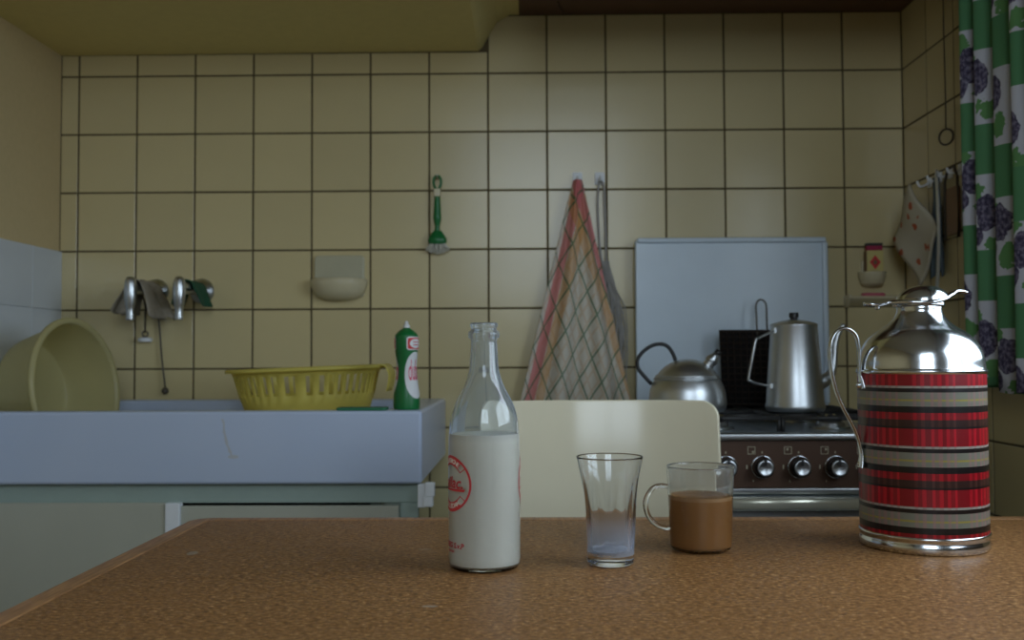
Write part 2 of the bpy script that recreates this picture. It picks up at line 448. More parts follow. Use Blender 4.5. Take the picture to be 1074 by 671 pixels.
def subdiv2d(v, f, maxlen):
    bm = bmesh.new(); vv = [bm.verts.new((a, b, 0)) for a, b in v]
    for q in f:
        try: bm.faces.new([vv[i] for i in q])
        except ValueError: pass
    bmesh.ops.triangulate(bm, faces=bm.faces)
    for _ in range(4):
        e = [x for x in bm.edges if x.calc_length() > maxlen]
        if not e: break
        bmesh.ops.subdivide_edges(bm, edges=e, cuts=1); bmesh.ops.triangulate(bm, faces=bm.faces)
    bm.verts.index_update()
    out = [(p.co.x, p.co.y) for p in bm.verts], [tuple(x.index for x in q.verts) for q in bm.faces]
    bm.free(); return out
def wrap(v, f, rfun, a0, R, z0, eps=.0003):
    """lay a flat shape on a turned surface; a0 = angle from the -Y side, positive to +X"""
    o = []
    for a, b in v:
        t = a0 + a/R; r = rfun(z0+b)+eps; o.append((r*math.sin(t), -r*math.cos(t), z0+b))
    return o, f
def sector(r0, r1, a0, a1, n=40):
    v = []; f = []
    for i in range(n+1):
        a = math.radians(a0 + (a1-a0)*i/n)
        v += [(r0*math.cos(a), r0*math.sin(a)), (r1*math.cos(a), r1*math.sin(a))]
    for i in range(n): f.append((2*i, 2*i+1, 2*i+3, 2*i+2))
    return v, f
def interp(tab):
    def g(z):
        if z <= tab[0][1]: return tab[0][0]
        for (r0, z0), (r1, z1) in zip(tab, tab[1:]):
            if z0 <= z <= z1 and z1 > z0: return r0 + (r1-r0)*(z-z0)/(z1-z0)
        return tab[-1][0]
    return g

# ------------------------------------------------------------------ the room
D = 2.5491            # face of the tiled back wall
XL, XR = -1.216, 0.96616
PT = 0.1525           # tile pitch
X0 = -1.16884         # first full tile column starts here
ZT = 1.88656          # top of the tiling
YB = -0.85            # wall behind the viewer

struct(MB().box(XL-.1, XR+.1, YB-.1, D+.1, -.1, 0).build('floor', 'floor_lino'))
struct(MB().box(XL-.1, XR+.1, YB-.1, D+.1, 2.5, 2.6).build('ceiling', 'plain_wall'))
wall_back = struct(MB().box(XL-.1, XR+.1, D+.0009, D+.1, 0, 2.5).build('wall_back', 'grout'))
wall_left = struct(MB().box(XL-.1, XL, YB-.1, D+.004, 0, 2.5).build('wall_left', 'plaster'))
m = MB(); yb = D+.0009; g = XR+.0009
m.box(g, g+.12, SW['y1'], yb, 0, 2.5); m.box(g, g+.12, YB-.1, SW['y0'], 0, 2.5)
m.box(g, g+.12, SW['y0'], SW['y1'], 0, SW['z0']); m.box(g, g+.12, SW['y0'], SW['y1'], SW['z1'], 2.5)
wall_right = struct(m.build('wall_right', 'grout', fix=False))
m = MB(); r = RW
m.box(XL, r['x0'], r['y']-.1, r['y'], 0, 2.5); m.box(r['x1'], XR, r['y']-.1, r['y'], 0, 2.5)
m.box(r['x0'], r['x1'], r['y']-.1, r['y'], 0, r['z0']); m.box(r['x0'], r['x1'], r['y']-.1, r['y'], r['z1'], 2.5)
struct(m.build('wall_rear', 'plain_wall', fix=False))
w1 = bpy.data.objects.new('window_1', None); C.objects.link(w1); struct(w1)
m = MB()
for a, b in ((r['x0'], r['x0']+.05), (.125, .155), (r['x1']-.05, r['x1'])): m.box(a, b, r['y']-.07, r['y']-.02, r['z0'], r['z1'])
for a, b in ((r['z0'], r['z0']+.05), (r['z1']-.05, r['z1'])): m.box(r['x0'], r['x1'], r['y']-.07, r['y']-.02, a, b)
m.build('window_frame', 'white_paint', w1, fix=False)
w2 = bpy.data.objects.new('window_2', None); C.objects.link(w2); struct(w2)
m = MB()
for a, b in ((SW['y0'], SW['y0']+.05), (.90, .95), (SW['y1']-.05, SW['y1'])): m.box(XR+.06, XR+.11, a, b, SW['z0'], SW['z1'])
for a, b in ((SW['z0'], SW['z0']+.05), (SW['z1']-.05, SW['z1'])): m.box(XR+.06, XR+.11, SW['y0'], SW['y1'], a, b)
m.build('window_frame', 'white_paint', w2, fix=False)
MB().box(XR-.015, XR+.06, SW['y0']-.02, SW['y1']+.02, SW['z0']-.022, SW['z0']).build('window_sill', 'white_paint', w2)

struct(MB().add([(-60, -60, -3), (60, -60, -3), (60, 60, -3), (-60, 60, -3)], [(0, 1, 2, 3)]).build('ground_outside', 'ground_dark'))
# lowered plaster soffit over the sink side with a coved end, and the brown board over the cooker
sof = [(XL, 2.5), (XL, 1.790), (-.1263, 1.7925), (-.117, 1.800), (-.100, 1.830), (-.078, 1.866), (-.045, 1.8866), (-.02, 1.8866), (-.02, 2.5)]
struct(MB().prism(sof, D-.56, D+.004).build('ceiling_soffit', 'plaster_soffit'))
cbd = struct(MB().box(-.02, XR+.004, D-.56, D+.004, ZT, 2.5).build('ceiling_board', 'brown_board'))
MB().box(-.02, XR, D-.58, D-.56, 1.800, 2.5).build('added_shade_lip', 'brown_board', cbd)  # unseen lip added to keep window light off the upper wall tiles
MB().tube([(.078, D-.10, ZT-.002), (.082, D-.07, ZT-.003), (.090, D-.045, ZT-.004), (.094, D-.035, ZT-.008)], .0016, 8, smooth_n=4).build('wire_end', 'cord_dark', cbd, True)

def tile_mesh(w, h, mat, t=.006, b=.0011):
    """glazed tile, face at y = 0 looking to -Y, centred"""
    a, c = w/2, h/2
    v = [(-a+b, 0, -c+b), (a-b, 0, -c+b), (a-b, 0, c-b), (-a+b, 0, c-b), (-a, b*.8, -c), (a, b*.8, -c), (a, b*.8, c), (-a, b*.8, c), (-a, t, -c), (a, t, -c), (a, t, c), (-a, t, c)]
    f = [(0, 1, 2, 3)] + [(i+4, (i+1) % 4+4, (i+1) % 4, i) for i in range(4)] + [(i+8, (i+1) % 4+8, (i+1) % 4+4, i+4) for i in range(4)]
    me = bpy.data.meshes.new('tile'); me.from_pydata(v, [], f); me.materials.append(M[mat]); me.update(); return me
GAP = .0046
TM = {}
def tile(parent, w, h, mat, loc, rz):
    key = (round(w, 4), round(h, 4), mat)
    if key not in TM: TM[key] = tile_mesh(w-GAP, h-GAP, mat)
    o = bpy.data.objects.new('tile', TM[key]); C.objects.link(o); o.parent = parent
    o.location = loc
    o.rotation_euler = (random.gauss(0, .0022), 0, rz + random.gauss(0, .0022))
ROWS = 10
for rr in range(ROWS):
    zc = ZT - (rr+.5)*PT
    for cc in range(-1, 14):
        if cc < 0: xa, xb = XL, X0
        else: xa, xb = X0 + cc*PT, X0 + (cc+1)*PT
        zt, zb = ZT - rr*PT, ZT - (rr+1)*PT
        if rr == 0 and xb < -.02: zt = 1.7915
        if zt - zb < .02: continue
        tile(wall_back, xb-xa, zt-zb, 'tile_cream', ((xa+xb)/2, D, (zt+zb)/2), 0)
for rr in range(ROWS):
    zc = ZT - (rr+.5)*PT
    for dd in range(0, 8):
        if dd > 4 and zc > SW['z0']-.1: continue
        tile(wall_right, PT, PT, 'tile_cream', (XR, D-(dd+.5)*PT, zc), PI/2*3 if False else -PI/2)
# white splash tiles on the left wall by the sink
back = struct(MB().box(XL, XL+.004, D-6*PT, D, ZT-8*PT, ZT-4*PT).build('trim_1', 'grout_white'))
for rr in range(4, 8):
    for dd in range(0, 6):
        tile(back, PT+.0038, PT+.0038, 'tile_white', (XL+.008, D-(dd+.5)*PT, ZT-(rr+.5)*PT), PI/2)

# ------------------------------------------------------------------ sink unit
SX0, SX1, SY0, SY1, SZ0, SZ1 = -1.205, -.2125, 1.975, 2.545, .748, .8935
sink = thing('kitchen_sink', 'long white enamel trough sink with a deep flat front along the tiled wall', 'sink', (0, 0, 0))
ix0, ix1, iy0, iy1, fz = SX0+.04, SX1-.075, SY0+.045, SY1-.045, .775
bm = bmesh.new()
def ring(x0, x1, y0, y1, z): return [bm.verts.new(p) for p in ((x0, y0, z), (x1, y0, z), (x1, y1, z), (x0, y1, z))]
rings = [ring(SX0, SX1, SY0, SY1, SZ0), ring(SX0, SX1, SY0, SY1, SZ1), ring(ix0, ix1, iy0, iy1, SZ1), ring(ix0+.012, ix1-.012, iy0+.012, iy1-.012, fz)]
for A, B in zip(rings, rings[1:]):
    for i in range(4): bm.faces.new((A[i], A[(i+1) % 4], B[(i+1) % 4], B[i]))
bm.faces.new(rings[0][::-1]); bm.faces.new(rings[3])
bmesh.ops.recalc_face_normals(bm, faces=bm.faces)
bmesh.ops.bevel(bm, geom=[e for e in bm.edges], offset=.007, segments=3, affect='EDGES', profile=.5)
me = bpy.data.meshes.new('trough'); bm.to_mesh(me); bm.free(); me.materials.append(M['sink_enamel'])
me.polygons.foreach_set('use_smooth', [True]*len(me.polygons))
o = bpy.data.objects.new('trough', me); C.objects.link(o); o.parent = sink
o.modifiers.new('wn', 'WEIGHTED_NORMAL')
MB().lathe([(0, fz+.002), (.03, fz+.002), (.032, fz+.004), (.036, fz+.003), (.037, fz)], 24, (-.9, 2.28, 0)).build('drain', 'chrome_soft', sink, True)

cab = thing('sink_cabinet', 'grey green wooden cabinet with pale doors under the enamel sink', 'cabinet')
m = MB()
m.box(-1.2, -.30, 2.50, 2.54, .08, .747)
m.box(-1.2, -1.18, 2.0, 2.5, .08, .747); m.box(-.32, -.30, 2.016, 2.5, .08, .747); m.box(-1.18, -.32, 2.0, 2.5, .08, .10)
m.build('carcass', 'cabinet_green', cab)
MB().box(-1.2, -.222, 1.996, 2.016, .7085, .747).build('top_rail', 'cabinet_green', cab, bevel=.002)
MB().box(-.258, -.222, 1.996, 2.016, .08, .7085).build('stile', 'cabinet_green', cab, bevel=.002)
MB().box(-1.2, -.222, 2.03, 2.06, 0, .08).build('plinth', 'cast_black', cab)
MB().box(-1.198, -.7275, 1.985, 2.003, .09, .7105).build('door', 'cabinet_door', cab, bevel=.002)
d2 = MB().box(-.697, -.2605, 1.988, 2.004, .09, .7035).build('door', 'cabinet_door', cab, bevel=.002)
MB().box(-.726, -.697, 1.980, 2.002, .09, .7105).build('edge_strip', 'white_plastic', cab, bevel=.002)
m = MB().box(-.222, -.206, 1.984, 2.0, .700, .747); m.box(-.210, -.191, 1.980, 1.998, .702, .722); m.box(-.207, -.188, 1.980, 1.998, .722, .750)
m.build('latch', 'white_plastic', cab, bevel=.002)

# ------------------------------------------------------------------ gas cooker
G0, G1, GY, GB = .262, .756, 1.98, 2.485
st = thing('gas_cooker', 'white gas cooker with brown control panel and raised enamel lid', 'cooker')
MB().box(G0, G1, GY+.03, GB, .05, .838).build('body', 'stove_enamel', st, bevel=.004)
m = MB().box(G0, G1, GY+.012, GB, .838, .846); m.build('hob_plate', 'hob_enamel', st, bevel=.003)
MB().box(G0-.003, G1+.003, GY-.006, GY+.016, .832, .8465).build('front_rail', 'chrome_soft', st, bevel=.004)
pan = MB().box(G0, G1, GY+.004, GY+.032, .738, .832).build('control_panel', 'stove_brown', st, bevel=.002)
MB().box(G0, G1, GY-.003, GY+.03, .7265, .738).build('lower_strip', 'chrome_soft', st, bevel=.002)
od = MB().box(G0+.004, G1-.004, GY+.010, GY+.030, .14, .722).build('oven_door', 'stove_enamel', st, bevel=.004)
MB().prism(rrect(GY-.030, GY+.006, .697, .7225, .009, 4), G0+.01, G1-.01, 'YZ').build('door_handle', 'stove_handle', od, True)
MB().box(G0+.01, G1-.01, GY-.004, GY+.011, .682, .697).build('handle_backing', 'steel', od)
for sx in (-1, 1):
    for yy in (GY+.06, GB-.05):
        MB().lathe([(0, 0), (.018, 0), (.016, .05), (0, .05)], 12, (G0+.04 if sx < 0 else G1-.04, yy, 0)).build('foot', 'rubber_black', st)
for i in range(5):
    kx = .3885 + .0720*i if False else .5340 + .0720*(i-2)
    kz = .7795
    kn = MB().lathe([(.0165, 0), (.0165, .012), (.0178, .014), (.0178, .026), (.0170, .028), (.0160, .0285)], 32, (kx, GY+.002, kz), '-Y').build('knob', 'rubber_black', st, True, angle=.6)
    MB().lathe([(.0226, 0), (.0230, .004), (.0215, .0065), (.0200, .005), (.0195, .001)], 36, (kx, GY+.004, kz), '-Y').build('bezel', 'chrome', kn, True)
    MB().lathe([(.0162, .0275), (.0155, .0290), (.0120, .0280), (.006, .0262), (.0, .0255)], 32, (kx, GY+.002, kz), '-Y').build('dial_face', 'steel', kn, True)
    MB().prism([(kx-.0016, kz+.005), (kx+.0016, kz+.005), (kx+.0028, kz+.0165), (kx-.0028, kz+.0165)], GY-.0275, GY-.0245).build('pointer', 'rubber_black', kn)
    # printed pictogram square and tick marks
    m = MB(); px, pz, q = kx-.021, kz+.0325, .0075; y0, y1 = GY+.0030, GY+.0045; w = .0010
    m.box(px-q, px+q, y0, y1, pz+q-w, pz+q); m.box(px-q, px+q, y0, y1, pz-q, pz-q+w); m.box(px-q, px-q+w, y0, y1, pz-q, pz+q); m.box(px+q-w, px+q, y0, y1, pz-q, pz+q)
    ox, oz = [(-.003, .003), (.003, -.003), (-.001, .002), (.003, .002), (.0, -.003)][i]
    m.box(px+ox-.002, px+ox+.002, y0, y1, pz+oz-.002, pz+oz+.002)
    m.box(kx-.001, kx+.001, y0, y1, kz+.0265, kz+.0305); m.box(kx-.0315, kx-.0295, y0, y1, kz-.004, kz+.004); m.box(kx-.019, kx-.0175, y0, y1, kz-.030, kz-.026)
    m.build('pictogram', 'picto_pale', pan, fix=False)
# burners and pan supports
for bx, by, br in ((.385, 2.11, .036), (.635, 2.11, .030), (.385, 2.33, .030), (.635, 2.33, .036)):
    b = MB().lathe([(br+.012, .846), (br+.010, .850), (br, .851), (br, .858), (br-.003, .861), (0, .861)], 28, (bx, by, 0)).build('burner', 'steel', st, True, angle=.5)
    MB().lathe([(br*.8, .861), (br*.8, .865), (0, .866)], 24, (bx, by, 0)).build('burner_cap', 'cast_black', b, True, angle=.5)
for sx in (0, 1):
    x0, x1 = (G0+.015, .505) if sx == 0 else (.513, G1-.015)
    m = MB(); y0, y1 = GY+.04, GB-.03
    for p in (((x0, y0), (x1, y0)), ((x0, y1), (x1, y1)), ((x0, y0), (x0, y1)), ((x1, y0), (x1, y1)), ((x0, (y0+y1)/2), (x1, (y0+y1)/2))):
        m.tube([(*p[0], .873), (*p[1], .873)], .0045, 8)
    xm = (x0+x1)/2
    for by in (2.11, 2.33):
        for dx, dy in ((1, 0), (-1, 0), (0, 1), (0, -1)):
            L = .10 if dx else .095
            m.tube([(xm+dx*.02, by+dy*.02, .873), (xm+dx*L, by+dy*L, .873)], .004, 8)
    for xx, yy in ((x0, y0), (x1, y0), (x0, y1), (x1, y1)): m.tube([(xx, yy, .846), (xx, yy, .873)], .004, 8)
    m.build('pan_support', 'cast_black', st, True)
lid = MB().prism(rrect(.271, .7515, .868, 1.2975, .012), 2.500, 2.524).build('lid', 'stove_enamel', st, bevel=.004)
# turned-over top and side lips of the lid
MB().box(.275, .748, 2.492, 2.502, 1.2835, 1.2965).build('lid_lip', 'stove_enamel', lid, bevel=.004)
MB().box(.738, .7515, 2.490, 2.502, .880, 1.284).build('lid_lip', 'stove_enamel', lid, bevel=.004)
for hx in (.32, .70): MB().tube([(hx, 2.478, .858), (hx, 2.512, .870)], .009, 10).build('hinge', 'steel', st, True)

# ------------------------------------------------------------------ table
TZ = .75; TX0, TX1, TY0, TY1 = -.523, .925, .55, 1.556
tb = thing('kitchen_table', 'brown speckled linoleum kitchen table with wooden edging', 'table')
EW = .029
MB().prism(rrect(TX0+EW, TX1-EW, TY0+EW, TY1-EW, .016), TZ-.028, TZ, 'XY').build('table_top', 'table_lino', tb)
def edge_ring(ins0, ins1, ra, rb, z0, z1, name, mat):
    A = rrect(TX0+ins0, TX1-ins0, TY0+ins0, TY1-ins0, ra); B = rrect(TX0+ins1, TX1-ins1, TY0+ins1, TY1-ins1, rb); n = len(A)
    v = [(*p, z0) for p in A] + [(*p, z1) for p in A] + [(*p, z1) for p in B] + [(*p, z0) for p in B]; f = []
    for i in range(n):
        j = (i+1) % n
        for a in range(4): b = (a+1) % 4; f.append((a*n+i, a*n+j, b*n+j, b*n+i))
    return MB().add(v, f).build(name, mat, tb, bevel=.003 if mat == 'edge_wood' else 0)
edge_ring(0, EW-.0015, .035, .018, TZ-.030, TZ+.0005, 'edging', 'edge_wood')
edge_ring(EW-.0015, EW, .018, .016, TZ-.02, TZ-.001, 'joint_line', 'dark_line')
m = MB(); m.box(TX0+.07, TX1-.07, TY0+.07, TY0+.09, .63, .722); m.box(TX0+.07, TX1-.07, TY1-.09, TY1-.07, .63, .722)
m.box(TX0+.07, TX0+.09, TY0+.09, TY1-.09, .63, .722); m.box(TX1-.09, TX1-.07, TY0+.09, TY1-.09, .63, .722)
m.build('apron', 'table_legwood', tb)
for x in (TX0+.08, TX1-.08):
    for y in (TY0+.08, TY1-.08):
        q = .024; p = .016
        MB().add([(x-p, y-p, 0), (x+p, y-p, 0), (x+p, y+p, 0), (x-p, y+p, 0), (x-q, y-q, .722), (x+q, y-q, .722), (x+q, y+q, .722), (x-q, y+q, .722)],
                 [(0, 3, 2, 1), (4, 5, 6, 7), (0, 1, 5, 4), (1, 2, 6, 5), (2, 3, 7, 6), (3, 0, 4, 7)]).build('leg', 'table_legwood', tb, bevel=.003)

# ------------------------------------------------------------------ chair tucked behind the table
ch = thing('kitchen_chair', 'cream kitchen chair with a plain rounded panel back behind the table', 'chair', (.118, 1.70, 0))
# backrest: slightly hollow panel that leans away from the sitter
def back_pt(px, pz, dy): 
    return (px, .042*((px/.205)**2)*-1 + .012 + (pz-.72)*.135 + dy, pz)
poly = rrect(-.205, .205, .56, .9235, .028, 8)
bm = bmesh.new()
vv = [bm.verts.new((x, 0, z)) for x, z in poly]; fc = bm.faces.new(vv)
for cx in [(-.205+.41*i/16) for i in range(1, 16)]:
    geom = bm.verts[:]+bm.edges[:]+bm.faces[:]
    bmesh.ops.bisect_plane(bm, geom=geom, plane_co=(cx, 0, 0), plane_no=(1, 0, 0))
for v in bm.verts: v.co = back_pt(v.co.x, v.co.z, 0)
me = bpy.data.meshes.new('backrest'); bm.to_mesh(me); bm.free(); me.materials.append(M['chair_formica'])
me.polygons.foreach_set('use_smooth', [True]*len(me.polygons))
o = bpy.data.objects.new('backrest', me); C.objects.link(o); o.parent = ch
md = o.modifiers.new('solid', 'SOLIDIFY'); md.thickness = .013; md.offset = 0
md = o.modifiers.new('bevel', 'BEVEL'); md.width = .003; md.segments = 2; md.limit_method = 'ANGLE'; o.modifiers.new('wn', 'WEIGHTED_NORMAL')
MB().prism(rrect(-.19, .19, -.43, -.03, .05), .435, .455, 'XY').build('seat', 'chair_formica', ch, bevel=.004)
for sx in (-1, 1):
    MB().tube([(sx*.155, -.03, .43), (sx*.158, -.005, .5), (sx*.16, .02, .62), (sx*.155, .028, .80)], .010, 10, smooth_n=5).build('back_post', 'chrome', ch, True)
    MB().tube([(sx*.16, -.40, .432), (sx*.18, -.43, 0)], .011, 10).build('leg', 'chrome', ch, True)
    MB().tube([(sx*.155, -.06, .432), (sx*.18, .02, 0)], .011, 10).build('leg', 'chrome', ch, True)
MB().tube([(-.16, -.40, .428), (.16, -.40, .428), (.155, -.06, .428), (-.155, -.06, .428)], .008, 8, close=True).build('seat_frame', 'chrome', ch, True)

# ------------------------------------------------------------------ milk bottle
BTAB = [(.0375, 0), (.0405, .0025), (.0425, .010), (.0428, .03), (.0428, .12), (.0425, .150), (.0419, .164), (.0400, .1825), (.0347, .200), (.0283, .213), (.0233, .2235), (.0195, .235), (.0178, .2435), (.0166, .262), (.0158, .2765)]
prof = smooth_prof(BTAB, 4)
lip = [(.0162, .2785), (.0186, .2805), (.0192, .2845), (.0184, .2880), (.0158, .2900), (.0154, .2925), (.0168, .2950), (.0168, .2975), (.0160, .2990), (.0145, .2985)]
rb = interp(prof)
T = .0026
inner = [(.0140, .2960), (.0140, .2780)] + [(max(r-T, .001), z) for r, z in reversed(prof) if z > .0055 and z < .2765] + [(.035, .0048), (.030, .0040), (0, .0044)]
mb_ = thing('milk_bottle', 'tall glass milk bottle with red printed roundel, two thirds full of milk', 'bottle', (-.0534, 1.192, TZ)); mb_.scale = (1, 1, .972)
MB().lathe([(0, .003), (.034, .001)] + prof + lip + inner, 64).build('glass_body', 'bottle_glass', mb_, True)
LEV = .1630
mp_ = [(0, .0046), (.030, .0042), (.0358, .0050)] + [(r-T+.0008, z) for r, z in prof if .0065 <= z < LEV-.002] + [(rb(LEV)-T+.0008, LEV), (rb(LEV)-T-.001, LEV-.0006), (0, LEV-.0006)]
MB().lathe(mp_, 64).build('milk', 'milk', mb_, True, angle=.9)
def roundel(a0, z0, word):
    m = MB(); Rr = .0428
    def put(v, f, dx=0, dz=0, eps=.0003):
        v, f = subdiv2d([(a+dx, b+dz) for a, b in v], f, .004); m.add(*wrap(v, f, rb, a0, Rr, z0, eps))
    put(*sector(.0312, .0338, 0, 360, 72))
    for s0 in (90, 270):
        put(*sector(.0225, .0320, s0-38, s0+38))
        put(*sector(.0225, .0238, s0-54, s0+54)); 
        for e in (s0-54, s0+52): put(*sector(.0225, .0320, e, e+2, 4))
    v, f = text2d(word, .019, .25, .0004); put(v, f, .001, .001)
    put([(-.028, -.0085), (.024, -.0085), (.026, -.0055), (-.026, -.0065)], [(0, 1, 2, 3)])
    o = m.build('print', 'print_red', mb_, fix=False)
    m2 = MB()
    for s0, wd, flip in ((90, 'MELKERONE', 1), (270, 'HOLLEDAM', -1)):
        n = len(wd)
        for i, chx in enumerate(wd):
            an = math.radians(s0 + flip*(33 - 66*i/(n-1))); v, f = text2d(chx, .0075, 0, .0002)
            ro = an-PI/2 if flip > 0 else an+PI/2
            v = [(a*math.cos(ro)-b*math.sin(ro)+.0272*math.cos(an), a*math.sin(ro)+b*math.cos(ro)+.0272*math.sin(an)) for a, b in v]
            v, f = subdiv2d(v, f, .004); m2.add(*wrap(v, f, rb, a0, Rr, z0, .00055))
    m2.build('print', 'milk', mb_, fix=False)
    m3 = MB()
    v, f = text2d('LEEG S.v.P', .0088, .1, .0003); m3.add(*wrap(v, f, rb, a0+.10, Rr, z0-.0735))
    v, f = text2d('spoelen', .0052, 0, .0001); m3.add(*wrap(v, f, rb, a0, Rr, z0-.0805))
    m3.build('print', 'print_red', mb_, fix=False)
roundel(math.radians(-63), .1045, 'milac.')
roundel(math.radians(117), .1045, 'milac.')

# ------------------------------------------------------------------ tumbler
tm = thing('tumbler', 'empty flared drinking glass with fluted sides and a milky bottom', 'glass', (.0975, 1.207, TZ)); tm.scale = (1, 1, .957)
OT = smooth_prof([(.0262, .0012), (.0280, .004), (.0285, .015), (.0297, .04), (.0307, .062), (.0322, .085), (.0348, .107), (.0382, .124), (.0402, .1345)], 4)
NF = 9
def flute(a, z):
    k = max(0., min(1., (.115-z)/.05)) * max(0, min(1, (z-.012)/.02))
    s_ = 2*PI/NF; b = (a % s_) - s_/2
    return 1 + k*((math.cos(PI/NF)/math.cos(b))*1.012 - 1)
IT = [(r-.0016-.0022*max(0, min(1, (.11-z)/.06)), z) for r, z in reversed(OT) if z > .017]
MB().lathe([(0, .0022), (.020, .0018)] + OT + [(.0398, .1352), (.0390, .1350)] + IT + [(.0225, .0155), (.015, .0150), (0, .0150)], 108, rmod=lambda a, z: 1.0).build('glass_body', 'tumbler_glass', tm, True)
o = tm.children[0]
for v in o.data.vertices:
    r_ = math.hypot(v.co.x, v.co.y)
    zo = v.co.z
    if r_ > rb(0)*0 + .0245 and zo > .003:
        R_ = interp(OT)(zo)
        if abs(r_-R_) < .0006: s_ = flute(math.atan2(v.co.y, v.co.x) % (2*PI), zo); v.co.x *= s_; v.co.y *= s_
RS = [(0, .0156), (.012, .0154), (.0215, .0160), (.0230, .0185)]
MB().lathe(RS, 40).build('milk_residue', 'milk_residue', tm, True)

# ------------------------------------------------------------------ mug of coffee
mg = thing('glass_mug', 'clear glass mug of milky coffee beside the tumbler', 'mug', (.2212, 1.2945, TZ)); mg.scale = (1, 1, .970)
OM = smooth_prof([(.0335, .0010), (.0375, .0035), (.0392, .010), (.0400, .03), (.0412, .065), (.0425, .095), (.0432, .1105)], 4)
IM = [(r-.0022, z) for r, z in reversed(OM) if z > .006]
MB().lathe([(0, .0025), (.030, .0025)] + OM + [(.0426, .1116), (.0416, .1112)] + IM + [(.0340, .0046), (0, .0043)], 64).build('glass_body', 'mug_glass', mg, True)
rm = interp(OM); CL = .0725
MB().lathe([(0, .0045), (.033, .0048)] + [(r-.0017, z) for r, z in OM if .0062 < z < CL-.002] + [(rm(CL)-.0017, CL), (rm(CL)-.0035, CL-.0008), (0, CL-.0008)], 64).build('coffee', 'coffee', mg, True, angle=.9)
MB().lathe([(rm(CL)-.0035, CL-.0007), (rm(CL)-.0016, CL+.0006), (rm(CL)-.00155, CL-.002), (rm(CL)-.0016, CL-.0045)], 64).build('foam_edge', 'coffee_foam', mg, True)
m = MB()
for i in range(26):
    a = random.uniform(0, 2*PI); rr_ = rm(CL)-.0045-random.random()*.004; br = random.uniform(.0008, .0018)
    m.lathe([(0, -br), (br*.8, -br*.5), (br, 0), (br*.8, br*.5), (0, br)], 8, (rr_*math.cos(a), rr_*math.sin(a), CL-.0004))
m.build('foam_bubbles', 'coffee_foam', mg, True)
MB().tube([(-.040, 0, .0830), (-.050, 0, .0850), (-.061, 0, .0815), (-.0690, 0, .0700), (-.0705, 0, .0570), (-.066, 0, .0430), (-.056, 0, .0330), (-.046, 0, .0295), (-.0385, 0, .0300)],
          [.0030, .0034, .0034, .0034, .0030], 12, smooth_n=6).build('handle', 'mug_glass', mg, True)

# ------------------------------------------------------------------ tartan vacuum flask
th_ = thing('vacuum_flask', 'red tartan vacuum flask with polished metal shoulders, handle and pouring lid', 'flask', (.5188, 1.325, TZ)); th_.scale = (.985, .985, .968)
MB().lathe([(0, 0), (.0795, 0), (.0815, .002), (.0822, .008), (.0810, .0130), (.0795, .0155), (.0815, .0175), (.0825, .0205), (.0818, .0225), (.0800, .0230)], 72).build('base_ring', 'chrome', th_, True)
MB().lathe([(.0808, .0215), (.0808, .2335)], 96).build('tartan_sleeve', 'tartan', th_, True)
DP = smooth_prof([(.0805, .2325), (.0822, .2345), (.0822, .2375), (.0808, .2395), (.0800, .2440), (.0785, .2560), (.0745, .2680), (.0675, .2790), (.0570, .2885), (.0450, .2965), (.0370, .3035), (.0318, .3100), (.0290, .3165)], 4)
MB().lathe(DP + [(.0285, .3200), (.0292, .3225), (.0280, .3250), (0, .3250)], 72).build('shoulder', 'chrome', th_, True, angle=.9)
# pouring lid: swept brim with a thumb lever to the left and a beak to the right, dome on top
lidp = MB().lathe(smooth_prof([(.0275, .3235), (.0285, .3260), (.0280, .3300), (.0300, .3330)], 3), 40, (.004, 0, 0)).build('lid_collar', 'chrome', th_, True)
brim = [(-.073, .3290, .006), (-.066, .3282, .0095), (-.056, .3272, .0105), (-.044, .3300, .010), (-.036, .3320, .016), (-.024, .3325, .026), (-.008, .3318, .031), (.010, .3325, .032), (.026, .3365, .026), (.037, .3415, .017), (.048, .3450, .0095), (.057, .3450, .006), (.064, .3430, .0025)]
cb = catmull([Vector(p) for p in brim], 4)
Pt = []; nv = 11
for p in cb:
    Pt.append([(p.x, p.z*(2*j/(nv-1)-1), p.y - .0035*(abs(2*j/(nv-1)-1)**2)*(1 if p.z > .012 else .3)) for j in range(nv)])
MB().grid(Pt, len(Pt), nv).build('lid_brim', 'chrome', th_, True, solid=.0042, off=0)
dm = []
for i in range(9):
    t = i/8*PI/2; dm.append((.0345*math.cos(t), .0215*math.sin(t)))
dm[-1] = (0, .0215)
d_ = MB().lathe(dm, 40).build('lid_dome', 'chrome', th_, True); d_.location = (.004, 0, .3318); d_.rotation_euler = (0, -.10, 0); d_.scale = (1, .95, 1)
MB().lathe([(0, -.004), (.003, -.0026), (.004, 0), (.003, .0026), (0, .004)], 16, (-.057, -.003, .3235)).build('lever_bead', 'chrome', th_, True)
MB().lathe([(0, -.0045), (.0032, -.003), (.0045, 0), (.0032, .003), (0, .0045)], 16, (-.034, -.006, .3265)).build('hinge_pin', 'chrome', th_, True)
# strap handle on the left side
hp = [(-.0800, .2130), (-.0815, .2240), (-.0830, .2330), (-.0835, .2520), (-.0845, .2700), (-.0885, .2860), (-.1000, .2945), (-.1130, .2910), (-.1210, .2790), (-.1235, .2600), (-.1210, .2330), (-.1140, .2050), (-.1040, .1820), (-.0935, .1620), (-.0860, .1420), (-.0830, .1220), (-.0850, .1060)]
hc = catmull([Vector((x, 0, z)) for x, z in hp], 5)
Pt = []
for i, p in enumerate(hc):
    t = i/(len(hc)-1); ta = (hc[min(i+1, len(hc)-1)]-hc[max(i-1, 0)]).normalized(); nn = Vector((ta.z, 0, -ta.x))
    hw = .0055 + .0055*max(0, 1-t/.10) + .0045*max(0, (t-.90)/.10); ht = .0024
    Pt.append([p + nn*ht*math.sin(a) + Vector((0, 1, 0))*hw*math.cos(a) for a in [2*PI*j/12 for j in range(13)]])
